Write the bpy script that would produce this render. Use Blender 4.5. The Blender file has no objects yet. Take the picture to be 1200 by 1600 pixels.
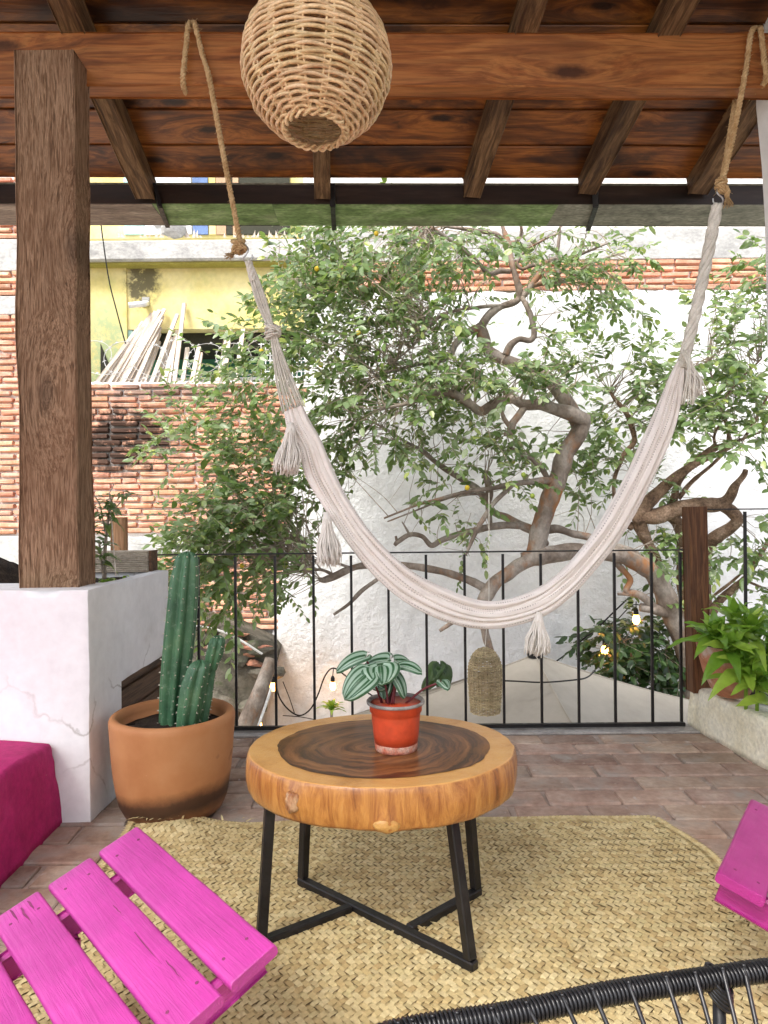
import bpy, bmesh, math, random
from mathutils import Vector, Matrix, noise as mnoise
R = math.radians
random.seed(7)
rnd = random.random
def ru(a, b): return a + (b - a) * random.random()
V = Vector
scene = bpy.context.scene
# ------------------------------------------------------------------ camera
H = 1.2; F = 1100.0; ROLL = R(0.55)
cd = bpy.data.cameras.new('camera'); cam = bpy.data.objects.new('camera', cd)
scene.collection.objects.link(cam); scene.camera = cam
cd.sensor_fit = 'VERTICAL'; cd.sensor_height = 36.0; cd.sensor_width = 27.0
cd.lens = F / 1600 * 36.0; cd.clip_start = 0.05; cd.clip_end = 500
cam.matrix_world = Matrix.Translation((0, 0, H)) @ Matrix.Rotation(R(90), 4, 'X') @ Matrix.Rotation(-ROLL, 4, 'Z')
# ------------------------------------------------------------------ sky and sun
SUN_EL, SUN_AZ = 56, 215          # azimuth measured from +Y towards +X
w = bpy.data.worlds.new('World'); scene.world = w; w.use_nodes = True
wn = w.node_tree.nodes; wl = w.node_tree.links
sky = wn.new('ShaderNodeTexSky'); sky.sky_type = 'NISHITA'; sky.sun_disc = False
sky.sun_elevation = R(SUN_EL); sky.sun_rotation = R(SUN_AZ)
sky.air_density = 0.8; sky.dust_density = 3.5; sky.ozone_density = 0.6
hs_ = wn.new('ShaderNodeHueSaturation'); hs_.inputs['Saturation'].default_value = .5      # high thin cloud: a paler sky
wl.new(sky.outputs[0], hs_.inputs['Color']); wl.new(hs_.outputs[0], wn['Background'].inputs[0]); wn['Background'].inputs[1].default_value = 0.15
sd = bpy.data.lights.new('sun', 'SUN'); sun = bpy.data.objects.new('sun', sd); scene.collection.objects.link(sun)
sd.energy = 1.4; sd.angle = R(22); sd.color = (1, .955, .88)
sv = V((math.sin(R(SUN_AZ)) * math.cos(R(SUN_EL)), math.cos(R(SUN_AZ)) * math.cos(R(SUN_EL)), math.sin(R(SUN_EL))))
sun.rotation_euler = sv.to_track_quat('Z', 'Y').to_euler()
scene.view_settings.view_transform = 'Standard'; scene.view_settings.look = 'None'
scene.view_settings.exposure = 1.5; scene.view_settings.gamma = 1
scene.view_settings.use_curve_mapping = False
scene.render.engine = 'CYCLES'
scene.cycles.max_bounces = 10; scene.cycles.diffuse_bounces = 6
try: scene.cycles.use_denoising = True
except Exception: pass

_rt = V((math.cos(ROLL), 0, -math.sin(ROLL))); _up = V((math.sin(ROLL), 0, math.cos(ROLL)))
def P(px, py, D):
    """point at depth D metres on the sight line of a photograph pixel (1200 x 1600)"""
    return V((0, 0, H)) + D * (V((0, 1, 0)) + (px - 600) / F * _rt + (800 - py) / F * _up)
def PZ(px, py, z):
    d = P(px, py, 1.0) - V((0, 0, H))
    return V((0, 0, H)) + d * ((z - H) / d.z)

# ------------------------------------------------------------------ node materials
def nd(nt, typ, **kw):
    n = nt.nodes.new(typ)
    for k, v in kw.items():
        if k.startswith('_'): n.inputs[k[1:].replace('_', ' ')].default_value = v
        else: setattr(n, k, v)
    return n
def lk(nt, a, b): nt.links.new(a, b)
def mathn(nt, op, a, b=None, clamp=False):
    n = nt.nodes.new('ShaderNodeMath'); n.operation = op; n.use_clamp = clamp
    for i, x in enumerate((a, b)):
        if x is None: continue
        if isinstance(x, (int, float)): n.inputs[i].default_value = x
        else: lk(nt, x, n.inputs[i])
    return n.outputs[0]
def mixc(nt, f, a, b, mode='MIX'):
    n = nt.nodes.new('ShaderNodeMix'); n.data_type = 'RGBA'; n.blend_type = mode
    for i, x in ((0, f), (6, a), (7, b)):
        if isinstance(x, (int, float)): n.inputs[i].default_value = x
        elif isinstance(x, tuple): n.inputs[i].default_value = (*x, 1)
        else: lk(nt, x, n.inputs[i])
    return n.outputs[2]
def ramp(nt, fac, stops):
    n = nt.nodes.new('ShaderNodeValToRGB'); e = n.color_ramp.elements
    while len(e) < len(stops): e.new(0.5)
    for i, (p, c) in enumerate(stops):
        e[i].position = p; e[i].color = (*c, 1) if isinstance(c, tuple) else (c, c, c, 1)
    lk(nt, fac, n.inputs[0]); return n.outputs[0]
def noi(nt, vec, scale, detail=5, rough=.55, dist=0):
    n = nd(nt, 'ShaderNodeTexNoise', _Scale=scale, _Detail=detail, _Roughness=rough, _Distortion=dist)
    if vec is not None: lk(nt, vec, n.inputs['Vector'])
    return n.outputs[0]
def mapv(nt, vec, scale=(1, 1, 1), rot=(0, 0, 0), loc=(0, 0, 0)):
    n = nd(nt, 'ShaderNodeMapping', _Scale=scale, _Rotation=rot, _Location=loc); lk(nt, vec, n.inputs[0]); return n.outputs[0]
def base(name, rough=.7, spec=.3, metal=0, coat=0):
    m = bpy.data.materials.new(name); m.use_nodes = True; nt = m.node_tree
    b = nt.nodes['Principled BSDF']
    b.inputs['Roughness'].default_value = rough; b.inputs['Specular IOR Level'].default_value = spec
    b.inputs['Metallic'].default_value = metal; b.inputs['Coat Weight'].default_value = coat
    b.inputs['Coat Roughness'].default_value = .12
    return m, nt, b
def coords(nt, world=False, rand=True):
    if world: return nd(nt, 'ShaderNodeNewGeometry').outputs['Position']
    c = nd(nt, 'ShaderNodeTexCoord').outputs['Object']
    if not rand: return c
    r = mathn(nt, 'MULTIPLY', nd(nt, 'ShaderNodeObjectInfo').outputs['Random'], 43.0)
    n = nt.nodes.new('ShaderNodeVectorMath'); n.operation = 'ADD'
    lk(nt, c, n.inputs[0]); lk(nt, r, n.inputs[1]); return n.outputs[0]
def pm(name, stops, ns=6, det=6, stretch=(1, 1, 1), rot=(0, 0, 0), dist=0, rough=.75, bump=.2, bs=40, spec=.3, metal=0,
       coat=0, tint=0, world=False, blotch=(), spots=(), bd=.01, rvar=0.0, fine=.18, cracks=None):
    """colour ramp over noise, optional per-object tint, blotches (noise masks) and spots (stains with a place)"""
    m, nt, b = base(name, rough, spec, metal, coat)
    v0 = coords(nt, world); v = mapv(nt, v0, stretch, rot)
    n1 = noi(nt, v, ns, det, .6, dist)
    c = ramp(nt, n1, stops)
    f2 = noi(nt, v, ns * 7, 4, .6)
    c = mixc(nt, 1.0, c, ramp(nt, f2, [(.3, 1 - fine), (.7, 1 + fine * .5)]), 'MULTIPLY')
    if tint:
        hs = nd(nt, 'ShaderNodeHueSaturation')
        r = nd(nt, 'ShaderNodeObjectInfo').outputs['Random']
        lk(nt, mathn(nt, 'ADD', mathn(nt, 'MULTIPLY', r, tint), 1 - tint / 2), hs.inputs['Value'])
        r2 = mathn(nt, 'FRACT', mathn(nt, 'MULTIPLY', r, 91.7))
        lk(nt, mathn(nt, 'ADD', mathn(nt, 'MULTIPLY', r2, .016), .492), hs.inputs['Hue'])
        lk(nt, c, hs.inputs['Color']); c = hs.outputs[0]
    for (sc, lo, hi, col, st) in blotch:
        vv = mapv(nt, v0, st, (0, 0, 0), (3.1, 7.7, 1.3))
        k = ramp(nt, noi(nt, vv, sc, 6, .65, .3), [(lo, 0.0), (hi, 1.0)])
        c = mixc(nt, k, c, col)
    if cracks:
        wob = nd(nt, 'ShaderNodeTexNoise', _Scale=5.0, _Detail=6.0); lk(nt, v0, wob.inputs['Vector'])
        ad = nt.nodes.new('ShaderNodeVectorMath'); ad.operation = 'MULTIPLY_ADD'; lk(nt, wob.outputs['Color'], ad.inputs[0]); ad.inputs[1].default_value = (.22, .22, .22); lk(nt, v0, ad.inputs[2])
        vo = nd(nt, 'ShaderNodeTexVoronoi', feature='DISTANCE_TO_EDGE', _Scale=cracks[0]); lk(nt, ad.outputs[0], vo.inputs['Vector'])
        ln_ = ramp(nt, vo.outputs['Distance'], [(.0, 1.0), (cracks[1], 0.0)])
        k = mathn(nt, 'MULTIPLY', ln_, ramp(nt, noi(nt, v0, 1.7, 3), [(.5, 0.0), (.58, .8)]))
        c = mixc(nt, k, c, cracks[2])
    for (ctr, rad, col, amt) in spots:
        pos = nd(nt, 'ShaderNodeNewGeometry').outputs['Position']
        vm = nd(nt, 'ShaderNodeMapping', vector_type='POINT', _Location=tuple(-ctr[i] / rad[i] for i in range(3)), _Scale=tuple(1 / x for x in rad))
        lk(nt, pos, vm.inputs[0])
        ln = nt.nodes.new('ShaderNodeVectorMath'); ln.operation = 'LENGTH'; lk(nt, vm.outputs[0], ln.inputs[0])
        k = mathn(nt, 'SUBTRACT', 1.0, ln.outputs['Value'], True)
        k = mathn(nt, 'MULTIPLY', k, mathn(nt, 'ADD', mathn(nt, 'MULTIPLY', mathn(nt, 'SUBTRACT', noi(nt, pos, 7, 9, .78), .5), 7.0), 1.1))
        k = ramp(nt, k, [(.15, 0.0), (.6, amt)])
        c = mixc(nt, k, c, col)
    lk(nt, c, b.inputs['Base Color'])
    if rvar:
        lk(nt, ramp(nt, noi(nt, v, ns * 2, 4), [(.3, max(0, rough - rvar)), (.7, min(1, rough + rvar))]), b.inputs['Roughness'])
    if bump:
        bp = nd(nt, 'ShaderNodeBump', _Strength=bump, _Distance=bd)
        h = mathn(nt, 'ADD', mathn(nt, 'MULTIPLY', noi(nt, v, bs, 6, .65), 1.0), mathn(nt, 'MULTIPLY', n1, .6))
        lk(nt, h, bp.inputs['Height']); lk(nt, bp.outputs[0], b.inputs['Normal'])
    return m
def wood(name, dark, mid, light, grain=9, st=(1.0, 14, 14), rot=(0, 0, 0), rough=.6, bump=.35, tint=.35, knots=.0, stain=None, spec=.3, coat=0, knotst=(1.6, 6, 6), knotrot=(0, 0, 0)):
    """grain runs along the object's own X axis"""
    m, nt, b = base(name, rough, spec, 0, coat)
    v0 = coords(nt)
    kd = None; vv = v0
    if knots:
        vo = nd(nt, 'ShaderNodeTexVoronoi', voronoi_dimensions='2D', _Scale=1.0, _Randomness=1.0); lk(nt, mapv(nt, v0, knotst, knotrot), vo.inputs['Vector'])
        kd = vo.outputs['Distance']
        push = mathn(nt, 'MULTIPLY', ramp(nt, kd, [(0.0, 1.0), (.34, 0.0)]), .07)
        ad = nt.nodes.new('ShaderNodeVectorMath'); ad.operation = 'ADD'; lk(nt, v0, ad.inputs[0]); lk(nt, push, ad.inputs[1]); vv = ad.outputs[0]
    v = mapv(nt, vv, st, rot)
    g = noi(nt, v, grain * .35, 8, .62, 1.1)
    g2 = noi(nt, mapv(nt, vv, (st[0] * 2.2, st[1] * 4, st[2] * 4), rot), grain * .35, 4, .6, .3)
    c = ramp(nt, g, [(.28, dark), (.46, mid), (.58, light), (.74, mid)])
    c = mixc(nt, 1.0, c, ramp(nt, g2, [(.32, .62), (.6, 1.08)]), 'MULTIPLY')
    hs = nd(nt, 'ShaderNodeHueSaturation'); r = nd(nt, 'ShaderNodeObjectInfo').outputs['Random']
    lk(nt, mathn(nt, 'ADD', mathn(nt, 'MULTIPLY', r, tint), 1 - tint / 2), hs.inputs['Value']); lk(nt, c, hs.inputs['Color']); c = hs.outputs[0]
    if stain:
        k = ramp(nt, noi(nt, mapv(nt, v0, (1, 2.2, 2.2), (0, 0, 0), (5, 2, 8)), 1.6, 5, .6, .4), [(stain[1], 0.0), (stain[2], stain[3])])
        c = mixc(nt, k, c, stain[0])
    if kd is not None:
        k = ramp(nt, mathn(nt, 'ADD', kd, mathn(nt, 'MULTIPLY', noi(nt, v0, 30, 3), .06)), [(.075, knots), (.14, 0.0)])
        c = mixc(nt, k, c, (dark[0] * .25, dark[1] * .22, dark[2] * .2))
    lk(nt, c, b.inputs['Base Color'])
    if bump:
        bp = nd(nt, 'ShaderNodeBump', _Strength=bump, _Distance=.006)
        lk(nt, mathn(nt, 'ADD', g, mathn(nt, 'MULTIPLY', g2, .8)), bp.inputs['Height']); lk(nt, bp.outputs[0], b.inputs['Normal'])
    return m
def leafmat(name, cols, trans=.32, rough=.34, vein=False, spec=.5):
    m, nt, b = base(name, rough, spec)
    ri = nd(nt, 'ShaderNodeNewGeometry').outputs['Random Per Island']
    ro = nd(nt, 'ShaderNodeObjectInfo').outputs['Random']
    r = mathn(nt, 'FRACT', mathn(nt, 'ADD', mathn(nt, 'MULTIPLY', ri, 3.7), mathn(nt, 'MULTIPLY', ro, 7.3)))
    c = ramp(nt, r, cols)
    c = mixc(nt, 1.0, c, ramp(nt, noi(nt, coords(nt), 30, 3), [(.3, .82), (.7, 1.1)]), 'MULTIPLY')
    lk(nt, c, b.inputs['Base Color'])
    t = nd(nt, 'ShaderNodeBsdfTranslucent'); lk(nt, mixc(nt, .35, c, (.5, .75, .1)), t.inputs[0])
    mx = nd(nt, 'ShaderNodeMixShader'); mx.inputs[0].default_value = trans
    lk(nt, b.outputs[0], mx.inputs[1]); lk(nt, t.outputs[0], mx.inputs[2])
    lk(nt, mx.outputs[0], nt.nodes['Material Output'].inputs['Surface'])
    return m
def plain(name, col, rough=.6, spec=.3, metal=0, var=.2, bump=.1, bs=60, coat=0):
    return pm(name, [(.3, tuple(x * (1 - var) for x in col)), (.7, tuple(min(1, x * (1 + var * .6)) for x in col))], 7, rough=rough, spec=spec, metal=metal, bump=bump, bs=bs, coat=coat, bd=.004)

# ------------------------------------------------------------------ mesh building
class MB:
    def __init__(s): s.v = []; s.f = []; s.uv = None
    def add(s, vs, fs):
        o = len(s.v); s.v += [tuple(x) for x in vs]; s.f += [tuple(i + o for i in f) for f in fs]; return s
    def box(s, c, size, M=None, bev=0):
        x, y, z = [d / 2 for d in size]; c = V(c)
        if bev and min(x, y, z) > bev * 1.5:
            bm = bmesh.new(); bmesh.ops.create_cube(bm, size=1)
            for q in bm.verts: q.co = V((q.co.x * 2 * x, q.co.y * 2 * y, q.co.z * 2 * z))
            bmesh.ops.bevel(bm, geom=list(bm.edges), offset=bev, segments=1, affect='EDGES', profile=.5)
            bm.verts.index_update()
            vs = [q.co.copy() for q in bm.verts]; fs = [[q.index for q in f.verts] for f in bm.faces]; bm.free()
        else:
            vs = [V((a, b, d)) for d in (-z, z) for b in (-y, y) for a in (-x, x)]
            fs = [(0, 2, 3, 1), (4, 5, 7, 6), (0, 1, 5, 4), (2, 6, 7, 3), (1, 3, 7, 5), (0, 4, 6, 2)]
        vs = [(M @ (q + c)) if M else q + c for q in vs]
        return s.add(vs, fs)
    def bar(s, a, b, wx, wz, up=V((0, 0, 1)), bev=0):
        return s.box((0, 0, 0), ((V(b) - V(a)).length, wx, wz), frame(a, b, up), bev)
    def tube(s, pts, r, seg=6, cap=True, twist=0):
        pts = [V(p) for p in pts]; n = len(pts)
        rr = r if isinstance(r, (list, tuple)) else [r] * n
        t = (pts[1] - pts[0]).normalized(); a = t.orthogonal().normalized(); o = len(s.v)
        for i, p in enumerate(pts):
            t = (pts[min(i + 1, n - 1)] - pts[max(i - 1, 0)])
            t = t.normalized() if t.length > 1e-9 else V((0, 0, 1))
            a = a - t * a.dot(t); a = a.normalized() if a.length > 1e-6 else t.orthogonal().normalized()
            b = t.cross(a)
            for k in range(seg):
                q = 2 * math.pi * k / seg + twist * i
                s.v.append(tuple(p + (a * math.cos(q) + b * math.sin(q)) * rr[i]))
        for i in range(n - 1):
            for k in range(seg):
                k2 = (k + 1) % seg
                s.f.append((o + i * seg + k, o + i * seg + k2, o + (i + 1) * seg + k2, o + (i + 1) * seg + k))
        if cap:
            s.f.append(tuple(o + k for k in reversed(range(seg)))); s.f.append(tuple(o + (n - 1) * seg + k for k in range(seg)))
        return s
    def lathe(s, prof, seg=32, c=(0, 0, 0), wob=0, fn=None):
        o = len(s.v); c = V(c)
        for (r, z) in prof:
            for k in range(seg):
                q = 2 * math.pi * k / seg; k_ = r * (1 + wob * mnoise.noise(V((math.cos(q), math.sin(q), z * 3))))
                p = V((k_ * math.cos(q), k_ * math.sin(q), z))
                s.v.append(tuple(c + (fn(p) if fn else p)))
        for i in range(len(prof) - 1):
            for k in range(seg):
                k2 = (k + 1) % seg; s.f.append((o + i * seg + k, o + i * seg + k2, o + (i + 1) * seg + k2, o + (i + 1) * seg + k))
        if prof[0][0] > 1e-6: s.f.append(tuple(o + k for k in reversed(range(seg))))
        if prof[-1][0] > 1e-6: s.f.append(tuple(o + (len(prof) - 1) * seg + k for k in range(seg)))
        return s
    def blob(s, c, rad, seed=0, amp=.15, sub=2, fr=1.7):
        bm = bmesh.new(); bmesh.ops.create_icosphere(bm, subdivisions=sub, radius=1)
        vs = [V(c) + V([q.co[i] * rad[i] for i in range(3)]) * (1 + amp * mnoise.noise(q.co * fr + V((seed * 3.7, seed, 0)))) for q in bm.verts]
        bm.verts.index_update(); fs = [[q.index for q in f.verts] for f in bm.faces]; bm.free(); return s.add(vs, fs)
    def mesh(s, name, smooth=False, origin=None):
        me = bpy.data.meshes.new(name); o = V(origin) if origin is not None else V((0, 0, 0))
        me.from_pydata([V(p) - o for p in s.v], [], s.f)
        if smooth: me.polygons.foreach_set('use_smooth', [True] * len(me.polygons))
        if s.uv:
            l = me.uv_layers.new(name='UVMap')
            for lp in me.loops: l.data[lp.index].uv = s.uv[lp.vertex_index]
        me.update(); return me
def frame(a, b, up=V((0, 0, 1))):
    """matrix at the middle of a-b with local X along it"""
    a, b = V(a), V(b); x = (b - a).normalized(); u = V(up)
    if abs(x.dot(u)) > .999: u = V((0, 1, 0))
    y = u.cross(x).normalized(); z = x.cross(y)
    M = Matrix((x, y, z)).transposed().to_4x4(); M.translation = (a + b) / 2; return M
WM = {}
def thing(name, label, cat, loc=(0, 0, 0), group=None):
    o = bpy.data.objects.new(name, None); scene.collection.objects.link(o); o.location = loc; o.empty_display_size = .1
    WM[o.name] = Matrix.Translation(loc); tag(o, label, cat, group); return o
def tag(o, label=None, cat=None, group=None, kind=None):
    for k, v in (('label', label), ('category', cat), ('group', group), ('kind', kind)):
        if v: o[k] = v
    return o
def link(name, me, mat, parent=None, M=None):
    o = bpy.data.objects.new(name, me); scene.collection.objects.link(o)
    if mat and not me.materials: me.materials.append(mat)
    M = M or Matrix()
    WM[o.name] = M
    if parent: o.parent = parent; o.matrix_local = WM[parent.name].inverted() @ M
    else: o.matrix_world = M
    return o
def obj(name, mb, mat, parent=None, M=None, smooth=False):
    """M given: mb is in local coordinates; else mb is in world coordinates and is recentred"""
    if M is None:
        lo = [min(p[i] for p in mb.v) for i in range(3)]; hi = [max(p[i] for p in mb.v) for i in range(3)]
        c = V([(a + b) / 2 for a, b in zip(lo, hi)]); return link(name, mb.mesh(name, smooth, c), mat, parent, Matrix.Translation(c))
    return link(name, mb.mesh(name, smooth), mat, parent, M)
def beam(name, a, b, wy, wz, mat, parent=None, up=V((0, 0, 1)), bev=.004, jit=0, seed=0):
    """squared timber with grain along its length"""
    L = (V(b) - V(a)).length; mb = MB()
    n = max(2, int(L / .12)) if jit else 2
    prof = []
    for sy, sz in ((-1, -1), (1, -1), (1, 1), (-1, 1)):
        y, z = sy * wy / 2, sz * wz / 2
        prof += [(y - sy * bev, z), (y, z - sz * bev)] if sy * sz > 0 else [(y, z - sz * bev), (y - sy * bev, z)]
    k = len(prof)
    for i in range(n):
        x = -L / 2 + L * i / (n - 1)
        for j, (y, z) in enumerate(prof):
            d = jit * mnoise.noise(V((x * 3.3 + seed * 5.1, y * 9, z * 9 + seed))) if jit else 0
            d2 = jit * mnoise.noise(V((x * 3.3 + seed * 9.1, y * 9 + 7, z * 9 + seed))) if jit else 0
            mb.v.append((x, y + d, z + d2))
    for i in range(n - 1):
        for j in range(k):
            j2 = (j + 1) % k; mb.f.append((i * k + j, i * k + j2, (i + 1) * k + j2, (i + 1) * k + j))
    mb.f.append(tuple(reversed(range(k)))); mb.f.append(tuple((n - 1) * k + j for j in range(k)))
    return obj(name, mb, mat, parent, frame(a, b, up))
def spline(pts, n=8):
    pts = [V(p) for p in pts]; q = [pts[0] * 2 - pts[1]] + pts + [pts[-1] * 2 - pts[-2]]; out = []
    for i in range(1, len(q) - 2):
        for k in range(n):
            t = k / n; a, b, c, d = q[i - 1], q[i], q[i + 1], q[i + 2]
            out.append(.5 * ((2 * b) + (c - a) * t + (2 * a - 5 * b + 4 * c - d) * t * t + (3 * b - a - 3 * c + d) * t ** 3))
    out.append(pts[-1]); return out
def spline1(vals, n=8):
    return [p.x for p in spline([V((x, 0, 0)) for x in vals], n)]
def pillar(poly, z0, z1, amp=.006, rnd_=.015, step=.06, batter=0, ctr=None, seed=0, ztop=None, flat=False, lift=None):
    """plastered block: xy outline carried from z0 to z1, rounded and uneven; cap on top"""
    pts = []
    n = len(poly); ctr = V(ctr) if ctr else sum((V((*p, 0)) for p in poly), V()) / n
    for i in range(n):
        a, b, c = V((*poly[i - 1], 0)), V((*poly[i], 0)), V((*poly[(i + 1) % n], 0))
        p0 = b + (a - b).normalized() * rnd_; p1 = b + (c - b).normalized() * rnd_
        p2 = c + (b - c).normalized() * rnd_
        pts += [p0, p0.lerp(p1, .5).lerp(b, .4)]
        L = (p2 - p1).length; k = max(1, int(L / step))
        pts += [p1.lerp(p2, j / k) for j in range(k)]
    mb = MB(); m = len(pts); zs = []
    k = max(2, int((z1 - z0) / step)); zs = [z0 + (z1 - (0 if flat else rnd_) - z0) * j / k for j in range(k + 1)]
    rows = [(z, 1.0, 0) for z in zs] + ([] if flat else [(z1 - rnd_ * .3, 1, rnd_ * .3), (z1, 1, rnd_)])
    for (z, _, ins) in rows:
        for p in pts:
            d = (p - ctr); o = d.normalized()
            q = p + o * (batter * (z1 - z)) - o * ins
            e = amp * (mnoise.noise(V((q.x * 4, q.y * 4, z * 4 + seed))) + .5 * mnoise.noise(V((q.x * 17, q.y * 17, z * 17 + seed))))
            zz = z + (amp * .8 * mnoise.noise(V((q.x * 6, q.y * 6, seed + 5.5))) if ins else 0)
            if ztop and z > z0 + .01: zz += ztop(q) * (z - z0) / (z1 - z0)
            if lift and p.y > lift[0]: zz = max(zz, lift[1] + .004 * mnoise.noise(V((q.y * 9, 0, seed))))
            mb.v.append((q.x + o.x * e, q.y + o.y * e, zz))
    for i in range(len(rows) - 1):
        for j in range(m):
            j2 = (j + 1) % m; mb.f.append((i * m + j, i * m + j2, (i + 1) * m + j2, (i + 1) * m + j))
    mb.f.append(tuple((len(rows) - 1) * m + j for j in range(m)))
    if not lift: mb.f.append(tuple(reversed(range(m))))
    return mb
def brick_mesh(L, hgt, dep, seed, amp=.12, bev=.007):
    random.seed(seed * 13 + 1)
    mb = MB().box((0, 0, 0), (L, dep, hgt), None, bev)
    mb.v = [(x + ru(-1, 1) * amp * .04, y + ru(-1, 1) * amp * .02, z + ru(-1, 1) * amp * .03) for x, y, z in mb.v]
    return mb
# ------------------------------------------------------------------ materials
m_plank = wood('plank_wood', (.035, .01, .003), (.19, .06, .011), (.34, .12, .023), grain=7, st=(.8, 7, 7), rough=.34, spec=.45, tint=.6, knots=.9, stain=((.018, .007, .004), .47, .66, .9), bump=.25, knotst=(1.25, 3.6, 1))
m_beam = wood('beam_wood', (.13, .038, .009), (.29, .095, .022), (.4, .155, .042), grain=6, st=(.8, 9, 9), rough=.5, tint=.1, knots=.85, stain=((.16, .06, .02), .55, .75, .6), bump=.25, knotst=(.9, 3, 3), knotrot=(R(90), 0, 0))
m_rafter = wood('rafter_wood', (.035, .018, .009), (.12, .064, .027), (.22, .128, .06), grain=9, st=(1.3, 8, 8), rough=.75, tint=.3, stain=((.035, .018, .01), .5, .7, .8), bump=.6)
m_post = wood('rough_sawn_wood', (.05, .024, .011), (.225, .125, .066), (.4, .255, .155), grain=16, st=(1.5, 22, 22), rot=(0, R(-13), R(-13)), rough=.8, tint=.05, stain=((.16, .075, .035), .48, .7, .5), bump=1.0, knots=.45, knotst=(1.0, 2.6, 2.6), knotrot=(R(90), 0, 0))
m_newel = wood('newel_wood', (.06, .025, .01), (.1, .04, .016), (.17, .075, .03), grain=9, rough=.6, tint=.1, bump=.4)
m_stub = wood('pale_newel_wood', (.2, .1, .05), (.38, .2, .1), (.48, .28, .15), grain=9, rough=.7, tint=.1, bump=.3)
m_darkboard = wood('dark_board_wood', (.02, .011, .006), (.075, .038, .018), (.12, .065, .034), grain=8, rough=.65, tint=.3, bump=.4)
m_batten = wood('batten_wood', (.5, .4, .31), (.68, .58, .47), (.8, .73, .64), grain=8, rough=.8, tint=.3, bump=.2)
m_gut = pm('gutter_metal', [(.3, (.014, .01, .008)), (.55, (.035, .02, .014)), (.8, (.075, .05, .035))], 5, stretch=(.4, 3, 3), rough=.42, spec=.5, bump=.15, bd=.003)
m_moss = pm('mossy_metal', [(.3, (.09, .15, .045)), (.5, (.2, .31, .11)), (.72, (.4, .5, .26))], 9, stretch=(.5, 1, 1), rough=.6, bump=.2, fine=.5, blotch=[(1.2, .52, .7, (.16, .15, .11), (.6, 1, 1))])
m_greygut = pm('weathered_grey_metal', [(.3, (.16, .165, .13)), (.55, (.28, .28, .22)), (.8, (.45, .45, .37))], 9, stretch=(.5, 1, 1), rough=.6, bump=.2, fine=.5)
m_browngut = pm('weathered_brown_metal', [(.3, (.15, .11, .085)), (.55, (.28, .22, .17)), (.8, (.45, .38, .3))], 9, stretch=(.4, 2, 2), rough=.6, bump=.2, fine=.5)
m_iron = pm('black_iron', [(.3, (.008, .008, .009)), (.6, (.02, .018, .018)), (.85, (.06, .045, .035))], 18, rough=.45, spec=.5, metal=.3, bump=.25, bs=90, bd=.002, rvar=.15)
m_steel = plain('steel', (.5, .5, .5), .3, .5, .9)
m_mortar = pm('pale_mortar', [(.3, (.74, .71, .66)), (.6, (.86, .84, .8))], 14, bump=.5, rough=.95, bd=.008, world=True, spots=[((-2.72, 7.3, 1.95), (.85, .6, .55), (.1, .075, .06), .8)])
m_brick = pm('wall_brick', [(.25, (.5, .22, .125)), (.5, (.66, .35, .23)), (.75, (.74, .5, .38))], 7, rough=.92, bump=.6, bs=45, tint=.4, spec=.12, bd=.006,
             blotch=[(7, .6, .75, (.72, .55, .45), (1, 1, 1))], spots=[((-2.75, 7.3, 1.98), (.9, .6, .5), (.05, .032, .025), .95), ((-2.2, 7.3, 2.5), (1.2, .6, .17), (.2, .15, .13), .8)])
m_brick2 = pm('clean_wall_brick', [(.25, (.48, .19, .105)), (.5, (.62, .29, .18)), (.75, (.7, .43, .31))], 7, rough=.92, bump=.8, bs=40, tint=.45, spec=.12, bd=.008, blotch=[(8, .58, .72, (.74, .64, .56), (1, 1, 1))])
m_conc = pm('concrete', [(.3, (.36, .36, .35)), (.55, (.52, .52, .5)), (.75, (.66, .66, .64))], 3.5, rough=.93, bump=.4, bs=50, stretch=(1, 1, 1.6), blotch=[(3, .56, .75, (.25, .25, .25), (1, 1, 2))], fine=.25)
m_white = pm('white_limewash', [(.3, (.83, .835, .84)), (.6, (.89, .895, .9))], 1.4, rough=.9, bump=1.0, bs=15, bd=.03, world=True, spec=.15, fine=.06, blotch=[(1.5, .58, .8, (.66, .68, .7), (1, 1, .5))],
             spots=[((-.95, 7.2, -.35), (.6, .8, .9), (.52, .48, .44), .35)])
m_white2 = pm('white_plaster', [(.3, (.74, .74, .745)), (.6, (.84, .84, .845))], 3, rough=.88, bump=.35, bs=9, bd=.008, spec=.15, fine=.06, cracks=(1.7, .012, (.42, .4, .38)), blotch=[(2.5, .6, .78, (.62, .61, .59), (1, 1, 1)), (8, .7, .76, (.5, .48, .46), (1, 1, .4))])
m_planter = pm('pale_planter_plaster', [(.3, (.6, .56, .5)), (.6, (.75, .71, .64))], 3, rough=.85, bump=.35, bs=9, bd=.008, spec=.15, fine=.1, blotch=[(3, .58, .76, (.5, .44, .36), (1, 1, .35))])
m_cream = pm('cream_paint_on_concrete', [(.3, (.76, .69, .5)), (.55, (.85, .8, .63)), (.8, (.87, .84, .72))], 7, rough=.9, bump=.9, bs=26, bd=.012, spec=.1, fine=.2, blotch=[(9, .66, .76, (.56, .51, .4), (1, 1, 1)), (4, .6, .9, (.76, .66, .48), (1, 1, .6))])
m_yellow = pm('yellow_limewash', [(.3, (.66, .57, .2)), (.55, (.78, .69, .33)), (.8, (.82, .75, .46))], 2.2, rough=.9, bump=.15, spec=.1, fine=.1, blotch=[(2.2, .6, .8, (.5, .52, .2), (1.2, 1.2, .5))],
              spots=[((-3.0, 8.83, 4.15), (.3, .5, .5), (.1, .09, .06), .9), ((-3.45, 8.83, 3.1), (.35, .5, .9), (.4, .52, .3), .8)])
m_olive = plain('olive_soffit_paint', (.36, .33, .08), .85)
m_green = plain('green_wall_paint', (.1, .34, .22), .85)
m_dark = plain('interior_shade', (.05, .05, .035), .9)  # near-black colour stands in for the shade inside the house openings
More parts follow.
